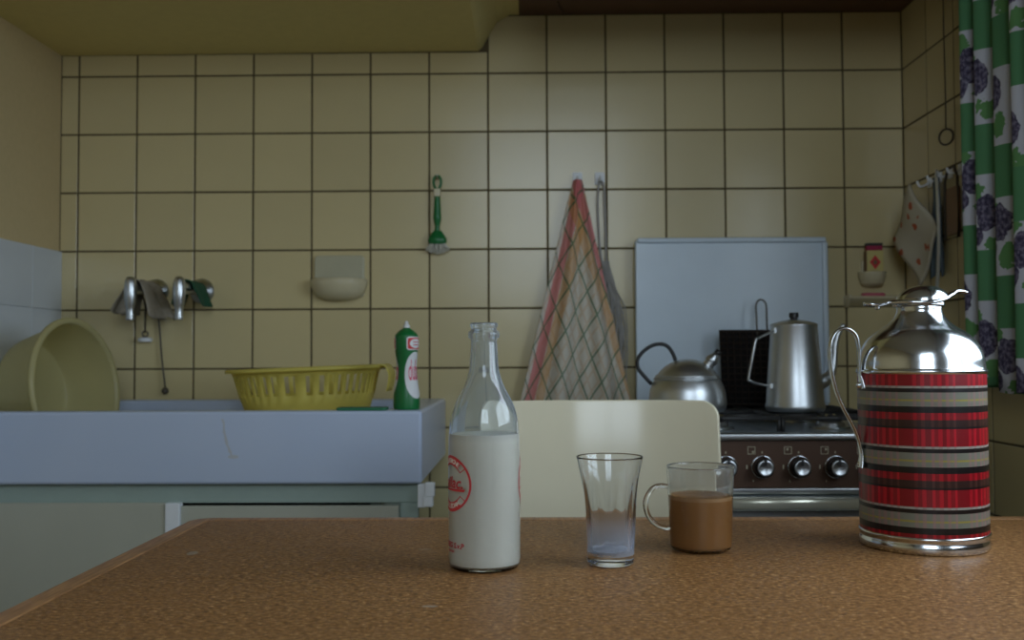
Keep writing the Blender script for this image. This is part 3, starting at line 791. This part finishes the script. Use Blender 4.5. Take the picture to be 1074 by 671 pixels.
h = MB().grid(Pt, len(Pt), 13).build('handle', 'chrome', th_, True); 
for z_ in (.2170, .1100):
    MB().lathe([(.0045, 0), (.0045, .002), (.003, .004), (0, .0045)], 14, (-.0835, -.003, z_), '-Y').build('rivet', 'chrome', th_, True)
h.rotation_euler = (0, 0, .06)

# ------------------------------------------------------------------ things on the cooker
GZ = .8777
kt = thing('whistling_kettle', 'squat aluminium whistling kettle with black arched handle on the hob', 'kettle', (.350, 2.20, GZ))
MB().lathe(smooth_prof([(0, .0), (.070, .0), (.0800, .003), (.0845, .012), (.0845, .028), (.0815, .048), (.0750, .064), (.0700, .0715)], 4), 56).build('body', 'aluminium', kt, True, angle=.9)
MB().lathe([(.0690, .0690), (.0735, .0705), (.0740, .0735), (.0700, .0750), (.0690, .0755), (.0705, .0768), (.0705, .0790), (.0660, .0805)], 56).build('seam_ring', 'aluminium', kt, True)
MB().lathe(smooth_prof([(.0655, .0800), (.0590, .0890), (.0460, .1010), (.0280, .1110), (.0120, .1150), (0, .1155)], 4), 56).build('dome', 'aluminium', kt, True)
sp = MB().tube([(.034, -.008, .088), (.044, -.010, .101), (.051, -.012, .111), (.056, -.013, .118)], [.013, .0125, .0115, .0105], 16, smooth_n=4).build('spout', 'aluminium', kt, True)
MB().tube([(.049, -.012, .1085), (.0535, -.0128, .1145), (.058, -.0135, .1205), (.063, -.0143, .1265)], [.0135, .0135, .009, .0075], 16).build('whistle', 'steel', sp, True)
MB().tube([(.060, -.0140, .1230), (.069, -.015, .133)], .0072, 12).build('whistle_knob', 'rubber_black', sp, True)
MB().tube([(-.0785, 0, .060), (-.094, 0, .077), (-.108, 0, .096), (-.108, 0, .116), (-.094, 0, .134), (-.074, 0, .146), (-.054, 0, .148), (-.040, 0, .141), (-.030, 0, .125), (-.025, 0, .111)], .0042, 10, smooth_n=5).build('handle', 'rubber_black', kt, True)

cp = thing('coffee_pot', 'tall tapered aluminium coffee pot with black lid knob on the hob', 'pot', (.586, 2.20, GZ)); cp.scale = (1, 1, .93)
MB().lathe([(0, 0), (.0590, 0), (.0630, .004), (.0645, .010), (.0640, .016), (.0625, .020), (.0500, .200), (.0505, .2015), (.0490, .2025)], 56).build('body', 'aluminium', cp, True, angle=.7)
l_ = MB().lathe([(.0510, .2000), (.0512, .2035), (.0480, .2065), (.030, .2125), (.012, .2160), (0, .2165)], 48).build('lid', 'aluminium', cp, True, angle=.6)
MB().lathe([(.0075, .2155), (.0075, .2190), (.0100, .2210), (.0105, .2300), (.0090, .2325), (0, .2330)], 20).build('lid_knob', 'rubber_black', l_, True, angle=.6)
MB().tube([(.052, 0, .066), (.066, 0, .074), (.078, 0, .086), (.0850, 0, .104), (.0880, 0, .130), (.0905, 0, .158), (.098, 0, .184), (.110, 0, .204)], [.020, .016, .0105, .0080, .0068, .0062, .0058, .0052], 16, smooth_n=5).build('spout', 'aluminium', cp, True)
MB().tube([(-.048, -.022, .190), (-.086, -.034, .172), (-.092, -.036, .168), (-.100, -.037, .130), (-.109, -.036, .078), (-.106, -.036, .073), (-.092, -.032, .066), (-.0585, -.018, .060)], .0030, 8, smooth_n=4).build('bail_handle', 'steel', cp, True)
for z_, xx in ((.190, -.047), (.060, -.0570)): MB().lathe([(0, -.006), (.005, -.006), (.005, .006), (0, .006)], 12, (xx, -.020, z_)).build('handle_lug', 'aluminium', cp)

tr = thing('toasting_rack', 'black gridded toasting rack with wire loop handle leaning against the cooker lid', 'rack', (.570, 2.405, GZ), 0)
tr.rotation_euler = (-.13, 0, 0)
TWX, TH = .1025, .183
MB().box(-TWX, TWX, .002, .006, .002, TH).build('plate', 'soot_black', tr)
m = MB()
m.tube([(-TWX, 0, .004), (TWX, 0, .004), (TWX, 0, TH), (-TWX, 0, TH)], .0045, 8, close=True); m.build('rim', 'rack_rim', tr, True)
m = MB()
for i in range(1, 13): xx = -TWX + 2*TWX*i/13; m.tube([(xx, -.002, .004), (xx, -.002, TH)], .0016, 6)
for i in range(1, 12): zz = .004 + (TH-.004)*i/12; m.tube([(-TWX, -.002, zz), (TWX, -.002, zz)], .0016, 6)
m.build('grid', 'rack_rim', tr, True)
MB().tube([(-.0125, 0, TH-.01), (-.0125, 0, TH+.03), (-.0125, 0, TH+.062), (-.008, 0, TH+.074), (0, 0, TH+.078), (.008, 0, TH+.074), (.0125, 0, TH+.062), (.0125, 0, TH+.03), (.0125, 0, TH-.01)], .0022, 8, smooth_n=4).build('handle', 'chain_dark', tr, True)

# ------------------------------------------------------------------ things at the sink
tub = thing('washing_up_tub', 'round pale plastic tub tipped on its side at the left end of the sink', 'tub', (-.996, 2.183, .9345)); tub.scale = (1, 1, .86)
n_ = Vector((math.sin(1.40)*math.cos(.12), -math.cos(1.40)*math.cos(.12), math.sin(.12)))
tub.rotation_euler = n_.to_track_quat('Z', 'Y').to_euler()
MB().lathe(smooth_prof([(0, -.135), (.085, -.135), (.112, -.132), (.120, -.122), (.130, -.08), (.140, -.03), (.146, 0)], 4), 64).build('tub_wall', 'tub_plastic', tub, True, solid=.0028, off=0)
MB().lathe([(.1445, -.003), (.1450, .0025), (.150, .004), (.1560, .003), (.1575, -.002), (.1565, -.010), (.1545, -.010), (.1545, -.004), (.148, -.001), (.1445, -.003)], 64).build('rolled_rim', 'tub_plastic', tub, True)

# yellow slotted colander
co = thing('colander', 'yellow plastic colander with slotted sides standing in the sink', 'colander', (-.488, 2.22, .7765))
co.rotation_euler = (0, -.035, 0); co.scale = (.955, 1, 1)
NP = 88
def oval(a, b, e, i):
    t = 2*PI*i/NP; c, s_ = math.cos(t), math.sin(t)
    return (a*math.copysign(abs(c)**(2/e), c), b*math.copysign(abs(s_)**(2/e), s_))
lv = [(0.002, .085, .065), (.0, .100, .078), (.006, .108, .085), (.05, .122, .095), (.118, .143, .110), (.142, .152, .118), (.184, .163, .127), (.193, .167, .130), (.1985, .168, .131)]
m = MB(); V = []; F = []
for z, a, b in lv:
    for i in range(NP): x, y = oval(a, b, 2.8, i); V.append((x, y, z))
for L in range(len(lv)-1):
    for i in range(NP):
        if L in (5,) and i % 2 == 1: continue
        if L in (4,) and i % 3 == 1 and False: continue
        F.append((L*NP+i, L*NP+(i+1) % NP, (L+1)*NP+(i+1) % NP, (L+1)*NP+i))
F.append(tuple(range(NP-1, -1, -1)))
m.add(V, F).build('bowl', 'yellow_plastic', co, True, solid=.0026, off=0)
V = []; F = []
pr = [(.0, .199), (.004, .202), (.012, .2025), (.0155, .200), (.0155, .194), (.0130, .194), (.0130, .198), (.002, .196)]
for dz, z in pr:
    for i in range(NP): x, y = oval(.166+dz, .129+dz, 2.8, i); V.append((x, y, z))
for L in range(len(pr)):
    Q = (L+1) % len(pr)
    for i in range(NP): F.append((L*NP+i, L*NP+(i+1) % NP, Q*NP+(i+1) % NP, Q*NP+i))
MB().add(V, F).build('rim', 'yellow_plastic', co, True)
Pt = []
for i in range(9):
    t = i/8; Pt.append([(.172+.030*math.sin(min(1, t*1.6)*PI/2)-.012*t*t, yy*(1-.25*t), .201-.075*max(0, t-.22)) for yy in [(-.055+.11*j/8) for j in range(9)]])
MB().grid(Pt, 9, 9).build('grip', 'yellow_plastic', co, True, solid=.003, off=0)

# green detergent bottle
DT = smooth_prof([(.0250, 0), (.0268, .004), (.0270, .014), (.0262, .030), (.0230, .052), (.0205, .075), (.0203, .092), (.0222, .112), (.0238, .128), (.0238, .146), (.0218, .153), (.0150, .1600), (.0085, .1645), (.0070, .1665)], 4)
rd = interp(DT)
db = thing('detergent_bottle', 'green waisted washing up liquid bottle with red and white labels on the sink corner', 'bottle', (-.249, 2.028, SZ1))
MB().lathe([(0, 0), (.022, 0)] + DT + [(0, .1670)], 48).build('bottle_body', 'green_plastic', db, True)
MB().lathe([(.0072, .1660), (.0072, .1700), (.0050, .1725), (.0036, .1770), (.0020, .1800), (0, .1805)], 20).build('nozzle_cap', 'label_white', db, True, angle=.7)
def patch(poly, mat, a0, z0, eps, name='label'):
    v, f = subdiv2d(poly, [tuple(range(len(poly)))], .003)
    return MB().add(*wrap(v, f, rd, a0, .0225, z0, eps)).build(name, mat, db, True, fix=False)
for a0 in (math.radians(58), math.radians(-106)):
    patch(rrect(-.020, .020, -.0135, .0135, .005, 5), 'label_white', a0, .1340, .0004)
    patch(rrect(-.0178, .0178, -.0115, .0115, .004, 5), 'label_red', a0, .1340, .0007)
    patch([(.014*math.cos(2*PI*i/28), .0095*math.sin(2*PI*i/28)) for i in range(28)], 'label_white', a0, .1340, .0010)
    for dz in (-.003, .003): patch([(-.008, dz-.0009), (.008, dz-.0009), (.008, dz+.0009), (-.008, dz+.0009)], 'label_red', a0, .1340, .0013, 'print')
    ov = [(.0240*math.cos(2*PI*i/40), (.045 if math.sin(2*PI*i/40) > 0 else .050)*math.sin(2*PI*i/40)) for i in range(40)]
    patch(ov, 'label_white', a0, .0720, .0004)
    v, f = text2d('dubro', .034, 0, .0003); sx = .040/(max(p[0] for p in v)-min(p[0] for p in v))
    v = [(a*sx+.004, b*1.75) for a, b in v]; v, f = subdiv2d(v, f, .003)
    MB().add(*wrap(v, f, rd, a0, .0225, .0780, .0007)).build('print', 'label_pink', db, fix=False)

pd = tag(MB().prism(rrect(-.385, -.285, 1.979, 2.030, .008, 3), SZ1, SZ1+.0055, 'XY').build('scouring_pad', 'pad_green', bevel=.001), 'flat green scouring pad on the front rim of the sink', 'scouring pad')

# ------------------------------------------------------------------ taps with cloths
def tap(x, label):
    t = thing('wall_tap', label, 'tap', (x, D, 1.172), group='chrome wall taps above the sink')
    MB().lathe([(0, 0), (.031, 0), (.0325, .003), (.029, .008), (.018, .014), (.014, .020), (.014, .022)], 32, (0, 0, 0), '-Y').build('wall_flange', 'chrome_soft', t, True)
    MB().lathe([(.0125, .015), (.0125, .10), (.0145, .105), (.0145, .135), (.0125, .142), (.0125, .165), (0, .168)], 24, (0, 0, 0), '-Y').build('barrel', 'chrome_soft', t, True, angle=.7)
    MB().lathe(smooth_prof([(0, .026), (.0095, .022), (.0135, .010), (.0150, -.006), (.0150, -.024), (.0125, -.042), (.0100, -.055), (.0100, -.078), (.0085, -.079), (0, -.079)], 3), 24, (0, -.170, 0)).build('spout', 'chrome_soft', t, True)
    return t
tap(-.960, 'chrome wall tap draped with a grey cloth')
tap(-.842, 'chrome wall tap with a green cloth hung behind its spout')
def drape(name, label, x, half, y0, y1, drop_l, drop_r, mat, amp, seed):
    """cloth folded over the tap barrel"""
    rnd = random.Random(seed); ph = [rnd.uniform(0, 6.3) for _ in range(6)]
    nu, nvv = 33, 15; Pt = []
    for i in range(nu):
        s_ = i/(nu-1)*2-1; row = []
        for j in range(nvv):
            y = y0 + (y1-y0)*j/(nvv-1); dl = drop_l if s_ < 0 else drop_r
            a = min(1, abs(s_)/.42); b = max(0, (abs(s_)-.42)/.58)
            px = math.copysign(.0185*math.sin(a*PI/2) + (half-.0185)*b**.8, s_)
            pz = .0185*math.cos(a*PI/2) - dl*b
            w_ = amp*b
            px += w_*math.sin(y*90+ph[0]) + .5*w_*math.sin(y*170+ph[1]+s_*3)
            pz += .3*w_*math.sin(y*60+ph[2]) + .2*amp*math.sin(y*120+ph[3])
            row.append((x+px, y + .4*w_*math.sin(s_*7+ph[4]), 1.172+pz))
        Pt.append(row)
    return tag(MB().grid(Pt, nu, nvv).build(name, mat, None, True, solid=.0025, off=1), label, 'cloth')
drape('dish_cloth', 'crumpled grey dish cloth draped over the left wall tap', -.960, .048, D-.152, D-.020, .062, .074, 'grey_cloth', .012, 3)
drape('dish_cloth', 'dark green cloth hung over the right wall tap', -.842, .036, D-.128, D-.028, .042, .044, 'green_cloth', .004, 9)
pc = thing('plug_chain', 'long dark plug chain with a knob hanging under the taps', 'chain', (-.932, D-.012, .916))
MB().tube([(-.028, -.06, .262), (-.022, -.020, .225), (-.018, 0, .18), (-.010, 0, .09), (0, 0, .010)], .0024, 8, smooth_n=6).build('chain', 'chain_dark', pc, True)
MB().lathe(smooth_prof([(0, -.009), (.006, -.007), (.009, 0), (.006, .007), (0, .010)], 3), 16).build('knob', 'chain_dark', pc, True)
sc = thing('stopper_hook', 'small white stopper hanging from a short chain under the left tap', 'stopper', (-.985, D-.012, 1.048))
MB().tube([(.010, -.05, .112), (.005, -.012, .085), (.002, -.006, .05), (0, 0, .018)], .0026, 8, smooth_n=5).build('chain', 'chain_dark', sc, True)
MB().tube([(.0075*math.sin(2*PI*i/14), 0, .014+.0075*math.cos(2*PI*i/14)) for i in range(14)], .002, 6, close=True).build('ring', 'chain_dark', sc, True)
MB().lathe([(0, 0), (.016, 0), (.018, .003), (.018, .008), (.013, .011), (0, .011)], 20, (0, 0, -.006)).build('stopper', 'white_plastic', sc, True, angle=.6)

# ------------------------------------------------------------------ soap dish, brush, hooks, towel
sd = thing('wall_soap_dish', 'cream ceramic soap dish set into the tiled wall', 'soap dish', (-.4855, D, 1.205))
MB().prism(rrect(-.064, .064, -.050, .057, .010), -.010, .004).build('back_plate', 'ceramic_dull', sd, bevel=.003)
Pt = []
for i in range(25):
    t = PI*i/24; row = []
    for j in range(11):
        u = j/10; ph_ = u*PI/2
        row.append((-.0685*math.cos(t)*math.cos(ph_)**.55, -.008-.055*math.sin(t)*math.cos(ph_)**.7, -.008-.047*math.sin(ph_)))
    Pt.append(row)
MB().grid(Pt, 25, 11).build('bowl', 'ceramic', sd, True, solid=.005, off=-1)
MB().tube([(-.068*math.cos(PI*i/24), -.008-.053*math.sin(PI*i/24), -.008) for i in range(25)], .0042, 8).build('lip', 'ceramic', sd, True)

br = thing('dish_brush', 'green plastic dish brush hanging on the tiles', 'brush', (-.2315, D-.020, 1.280))
MB().tube([(.0, 0, .040), (0, 0, .055), (0, 0, .075), (0, 0, .10), (0, 0, .13), (0, 0, .150)], [.0070, .0062, .0105, .0088, .0072, .0072], 14, smooth_n=4).build('handle', 'green_plastic', br, True)
MB().tube([(0, 0, .147), (-.0085, 0, .160), (-.0085, 0, .176), (0, 0, .184), (.0085, 0, .176), (.0085, 0, .160)], .0034, 10, close=True, smooth_n=5).build('hanging_loop', 'green_plastic', br, True)
MB().box(-.0085, .0085, -.0088, .0080, .130, .150).build('price_label', 'cream_plastic', br, bevel=.002)
hd = MB().lathe(smooth_prof([(0, .045), (.009, .043), (.016, .034), (.0235, .022), (.0235, .014), (.018, .008), (0, .008)], 3), 28).build('head', 'green_plastic', br, True); hd.scale = (1, .55, 1)
m = MB()
for i in range(150):
    a = random.uniform(0, 2*PI); q = math.sqrt(random.random()); x, y = .018*q*math.cos(a), .009*q*math.sin(a)
    m.tube([(x, y, .014), (x*1.5, y*1.4, .002), (x*1.95, y*1.7, -.004-.014*(1-q*q))], .0008, 4)
m.build('bristles', 'bristle', br)
nl = thing('wall_hook', 'tiny nail hook holding the green dish brush', 'hook', (-.2315, D, 1.459))
MB().tube([(0, 0, 0), (0, -.026, .001), (0, -.029, .006)], .0018, 8).build('pin', 'steel', nl, True)

def plastic_hook(x, z, label):
    hk = thing('wall_hook', label, 'hook', (x, D, z), group='white plastic wall hooks')
    MB().prism(rrect(-.0125, .0125, -.016, .016, .004, 3), -.004, .001).build('plate', 'white_plastic', hk, bevel=.001)
    MB().tube([(0, -.003, .004), (0, -.012, -.004), (0, -.022, -.008), (0, -.028, -.002), (0, -.029, .004)], .0034, 10, smooth_n=4).build('prong', 'white_plastic', hk, True)
plastic_hook(.1285, 1.457, 'white plastic wall hook holding the checked tea towel')
plastic_hook(.1860, 1.457, 'white plastic wall hook holding the grey string net')

# tea towel hung by its corner
NU, NV = 49, 60; V = []; UVS = []; EDG = []; F = []
ZTP, ZBT = 1.447, .640
for j in range(NV):
    v = j/(NV-1); z = ZTP - (ZTP-ZBT)*v
    for i in range(NU):
        u = i/(NU-1)*2-1
        L = (ZTP-z)
        hw_l, hw_r = .010 + .245*L**1.0, .012 + .215*L**.98
        x = .1265 + (u*hw_l if u < 0 else u*hw_r)
        am = min(.030, .004 + .05*L)
        fold = math.sin(u*7.5+.6+1.1*L) + .45*math.sin(u*15+2+2*L)
        y = D - .050 + am*.55*fold - .010*L + .014*u*u
        x += .006*L*math.cos(u*9+1)
        V.append((x, min(y, D-.026), z))
        p_ = x-.1265 + .002*fold
        UVS.append((p_*1.25-L*.42+1, p_*1.05+L*.62+1)); EDG.append(((1+u)*hw_l, (1-u)*hw_r + .10*L))
for j in range(NV-1):
    for i in range(NU-1): F.append((j*NU+i, j*NU+i+1, (j+1)*NU+i+1, (j+1)*NU+i))
tw = thing('tea_towel', 'checked tea towel with pink and orange border hanging on the tiles', 'towel')
tc = MB().add(V, F).build('cloth', 'towel_check', tw, True, solid=.0016, off=0, uvs=UVS)
el = tc.data.uv_layers.new(name='EdgeMap')
for lp in tc.data.loops: el.data[lp.index].uv = EDG[lp.vertex_index]
MB().tube([(.1285, D-.022, 1.4545), (.1235, D-.024, 1.445), (.1285, D-.024, 1.438), (.1335, D-.024, 1.445)], .0024, 8, close=True, smooth_n=4).build('hanging_loop', 'white_plastic', tw, True)

# grey string net
nt = thing('string_net', 'grey string net bag hanging beside the tea towel', 'net bag', (.1890, D-.012, 1.448))
for s_ in (-1, 1):
    MB().tube([(-.003, 0, .002), (s_*.0065, 0, -.01), (s_*.009, .004, -.06), (s_*.0085+.002, .002, -.13), (s_*.007+.004, 0, -.19), (.010+s_*.004, 0, -.225)], .0030, 8, smooth_n=5).build('handle_cord', 'string_grey', nt, True)
rn = random.Random(5); m = MB()
for i in range(46):
    x0 = .010 + rn.uniform(-.008, .008); xs = rn.uniform(.0, .062); ye = rn.uniform(-.005, .004); ln = rn.uniform(.22, .36)
    pts = [(x0, rn.uniform(-.004, .004), -.205)]
    for q in range(1, 7):
        t = q/6; pts.append((x0+(xs-x0)*min(1, t*2.2) + rn.gauss(0, .0035), ye*min(1, t*2) + rn.gauss(0, .002), -.205-ln*t))
    m.tube(pts, .0011, 5, smooth_n=3)
m.build('netting', 'string_grey', nt, True)

# ------------------------------------------------------------------ right end of the back wall
mh = thing('match_holder', 'small cream ceramic holder on the tiles beside the cooker lid', 'holder', (.877, D, 1.197))
MB().prism(rrect(-.026, .026, -.012, .045, .006), -.008, .002).build('back_plate', 'ceramic', mh, bevel=.002)
Pt = []
for i in range(17):
    t = PI*i/16
    Pt.append([(-.031*math.cos(t)*(1-.25*u*u), -.006-.034*math.sin(t)*(1-.35*u*u), .014-.032*u) for u in [q/6 for q in range(7)]])
m = MB().grid(Pt, 17, 7); m.add([p[6] for p in Pt], [tuple(range(17))]); m.build('cup', 'ceramic', mh, True, solid=.004, off=-1)
mt = thing('matchbox', 'yellow matchbox with a red emblem standing in the ceramic holder', 'matchbox', (.877, D-.024, 1.188))
MB().box(-.0205, .0205, -.009, .009, .004, .076).build('sleeve', 'label_yellow', mt, bevel=.001)
MB().box(-.0195, .0195, -.0080, .0080, .076, .092).build('drawer', 'label_crimson', mt, bevel=.001)
MB().box(-.0200, .0200, -.0085, .0085, .088, .095).build('drawer_edge', 'cast_black', mt)
MB().box(-.0222, -.0203, -.0088, .0088, .010, .074).build('striking_strip', 'wood_brown', mt)
MB().add([(0, -.0095, .028), (.014, -.0095, .046), (0, -.0095, .064), (-.014, -.0095, .046)], [(0, 1, 2, 3)]).build('emblem', 'label_red', mt)
MB().add([(0, -.0099, .038), (.006, -.0099, .046), (0, -.0099, .054), (-.006, -.0099, .046)], [(0, 1, 2, 3)]).build('emblem', 'wood_brown', mt)
sh = thing('wall_ledge', 'narrow cream ceramic ledge on the tiles below the matchbox', 'shelf', (.8850, D, 1.135))
m = MB().prism([(0.0, -.012), (0.0, .012), (-.030, .012), (-.040, .014), (-.042, .008), (-.030, -.002)], -.075, .075, 'YZ'); m.build('ledge', 'ceramic', sh, bevel=.002)
for s_ in (-1, 1): MB().prism([(0, -.016), (0, .016), (-.043, .018), (-.045, .008), (-.020, -.014)], s_*.075-.004, s_*.075+.004, 'YZ').build('end_cap', 'ceramic', sh, bevel=.002)
tag(MB().prism(rrect(.847, .905, D-.030, D-.006, .010), 1.147, 1.157, 'XY').build('soap_bar', 'pink_soap', bevel=.003), 'thin pink soap bar on the ceramic ledge', 'soap')

# ------------------------------------------------------------------ right wall: cord, hooks and hanging things
pcg = thing('pull_cord', 'dark pull cord with a ring hanging down the right wall', 'cord', (.955, 2.264, 1.496))
MB().tube([(0, 0, .387), (.0, .0015, .25), (0, -.001, .12), (0, 0, .018)], .0016, 8, smooth_n=5).build('cord', 'cord_dark', pcg, True)
MB().tube([(.0178*math.sin(2*PI*i/24)*.55, .0178*math.sin(2*PI*i/24)*-.84, .0178*math.cos(2*PI*i/24)) for i in range(24)], .0024, 8, close=True).build('ring', 'cord_dark', pcg, True)
def side_hook(y, z, label):
    hk = thing('wall_hook', label, 'hook', (XR, y, z), group='white hooks on the right wall')
    MB().prism(rrect(-.009, .009, -.012, .012, .003, 3), -.004, .001, 'YZ').build('plate', 'white_plastic', hk)
    MB().tube([(-.003, 0, .002), (-.012, 0, -.006), (-.024, 0, -.009), (-.030, 0, -.002), (-.031, 0, .004)], .003, 8, smooth_n=4).build('prong', 'white_plastic', hk, True)
side_hook(2.385, 1.412, 'white hook holding the flowered potholder on the right wall')
side_hook(2.268, 1.414, 'white hook holding the ladle on the right wall')
side_hook(2.325, 1.414, 'white hook holding the blue grey cloth on the right wall')
side_hook(2.215, 1.412, 'white hook holding the brown board on the right wall')
# potholder hung by its corner (diamond)
NP_ = 15; V = []; F = []
cy_, cz_, hy, hz = 2.385, 1.288, .095, .122
for i in range(NP_):
    for j in range(NP_):
        a, b = i/(NP_-1), j/(NP_-1)
        yy = cy_ + hy*(a-b); zz = cz_ + hz*(1-a-b)
        V.append((XR-.038-.006*math.sin(5*a+1)-.006*math.sin(6*b)-.006*(1-a-b)-.018*(a-b), yy, zz))
for i in range(NP_-1):
    for j in range(NP_-1): F.append((i*NP_+j, (i+1)*NP_+j, (i+1)*NP_+j+1, i*NP_+j+1))
tag(MB().add(V, F).build('potholder', 'flower_cloth', None, True, solid=.006, off=0), 'beige potholder with red flowers hanging by its corner on the right wall', 'potholder')
V = []; F = []
for j in range(18):
    v = j/17
    for i in range(15):
        u = i/14*2-1; hw = .010+.026*math.sin(min(1, v*1.4)*PI/2)
        V.append((XR-.012-.006*math.sin(u*6+v*2), 2.322+u*hw*.8-.004*v, 1.413-.215*v-.02*abs(u)*v))
for j in range(17):
    for i in range(14): F.append((j*15+i, j*15+i+1, (j+1)*15+i+1, (j+1)*15+i))
tag(MB().add(V, F).build('wiping_cloth', 'blue_cloth', None, True, solid=.002, off=0), 'blue grey wiping cloth hanging between potholder and brown board', 'cloth')
ld = thing('ladle', 'long handled metal ladle hanging in front of the flowered potholder', 'ladle', (XR-.036, 2.262, 1.150))
Pt = []
for p in catmull([Vector((0, 0, .262)), Vector((.002, 0, .20)), Vector((.003, 0, .12)), Vector((0, 0, .05)), Vector((-.006, -.004, .0)), Vector((-.012, -.008, -.018))], 5):
    w_ = .0065; Pt.append([(p.x+.0012*s1, p.y+w_*s2, p.z) for s1, s2 in ((-1, -1), (-1, 1), (1, 1), (1, -1), (-1, -1))])
MB().grid(Pt, len(Pt), 5).build('handle', 'aluminium', ld)
MB().tube([(.008*math.sin(2*PI*i/16)*.3, .008*math.sin(2*PI*i/16), .262+.008*math.cos(2*PI*i/16)) for i in range(16)], .0018, 6, close=True).build('hanging_eye', 'aluminium', ld, True)
MB().lathe(smooth_prof([(0, -.030), (.018, -.026), (.030, -.014), (.034, 0)], 4), 28, (-.030, -.014, -.018)).build('scoop', 'aluminium', ld, True, solid=.0014, off=0)
bd = thing('serving_board', 'brown wooden board in a dark wire frame hanging next to the curtain', 'board', (XR-.020, 2.212, 1.328))
MB().prism(rrect(-.030, .030, -.062, .045, .008), -.004, .004, 'YZ').build('board', 'wood_brown', bd, bevel=.002)
MB().tube([(-.004, -.034, -.070), (-.004, .034, -.070), (-.004, .033, .060), (-.004, .016, .088), (-.004, -.016, .088), (-.004, -.033, .060)], .0032, 8, close=True).build('wire_frame', 'cord_dark', bd, True)

# ------------------------------------------------------------------ curtain at the side window
ct = thing('window_curtain', 'green patchwork curtain with purple fruit print at the right hand window', 'curtain')
V = []; F = []; UVS = []; NY, NZ = 150, 24
ya, yb_ = 2.084, 1.50; s_ = 0; prev = None
CUTS = [2.098, 2.043, 1.985, 1.895, 1.828, 1.76, 1.69, 1.61, 1.53, 1.45]
def fold_phase(y):
    for i, (a, b) in enumerate(zip(CUTS, CUTS[1:])):
        if a >= y >= b: return i + (a-y)/(a-b)
    return 0
def fold_x(y, z):
    p = fold_phase(y)
    w_ = (.021 + .005*math.sin(p*2.1))*math.cos(2*PI*p) + .004*math.sin(4*PI*p+1)
    return .930 + w_*(1 - .10*math.sin(3*z+p))
S_ = [0]
for i in range(1, NY):
    y0, y1 = ya+(yb_-ya)*(i-1)/(NY-1), ya+(yb_-ya)*i/(NY-1)
    S_.append(S_[-1] + math.hypot(y1-y0, fold_x(y1, 1.4)-fold_x(y0, 1.4)))
for i in range(NY):
    y = ya+(yb_-ya)*i/(NY-1)
    for j in range(NZ):
        zb = .934 - .004*math.sin(y*37) - (.006 if y < 1.95 else 0)
        z = zb + (2.12-zb)*j/(NZ-1)
        V.append((fold_x(y, z), y, z)); UVS.append((fold_phase(y), z))
for i in range(NY-1):
    for j in range(NZ-1): F.append((i*NZ+j, (i+1)*NZ+j, (i+1)*NZ+j+1, i*NZ+j+1))
MB().add(V, F).build('cloth', 'curtain_print', ct, True, solid=.0012, off=0, uvs=UVS)
MB().tube([(.926, 2.13, 2.125), (.926, -.05, 2.125)], .010, 10).build('curtain_rod', 'white_paint', ct, True)

# pieces too small to pick apart stay joined
for o in bpy.data.objects:
    if o.name.split('.')[0] in ('pictogram', 'print', 'foam_bubbles', 'bristles', 'netting', 'grid'): o['kind'] = 'stuff'
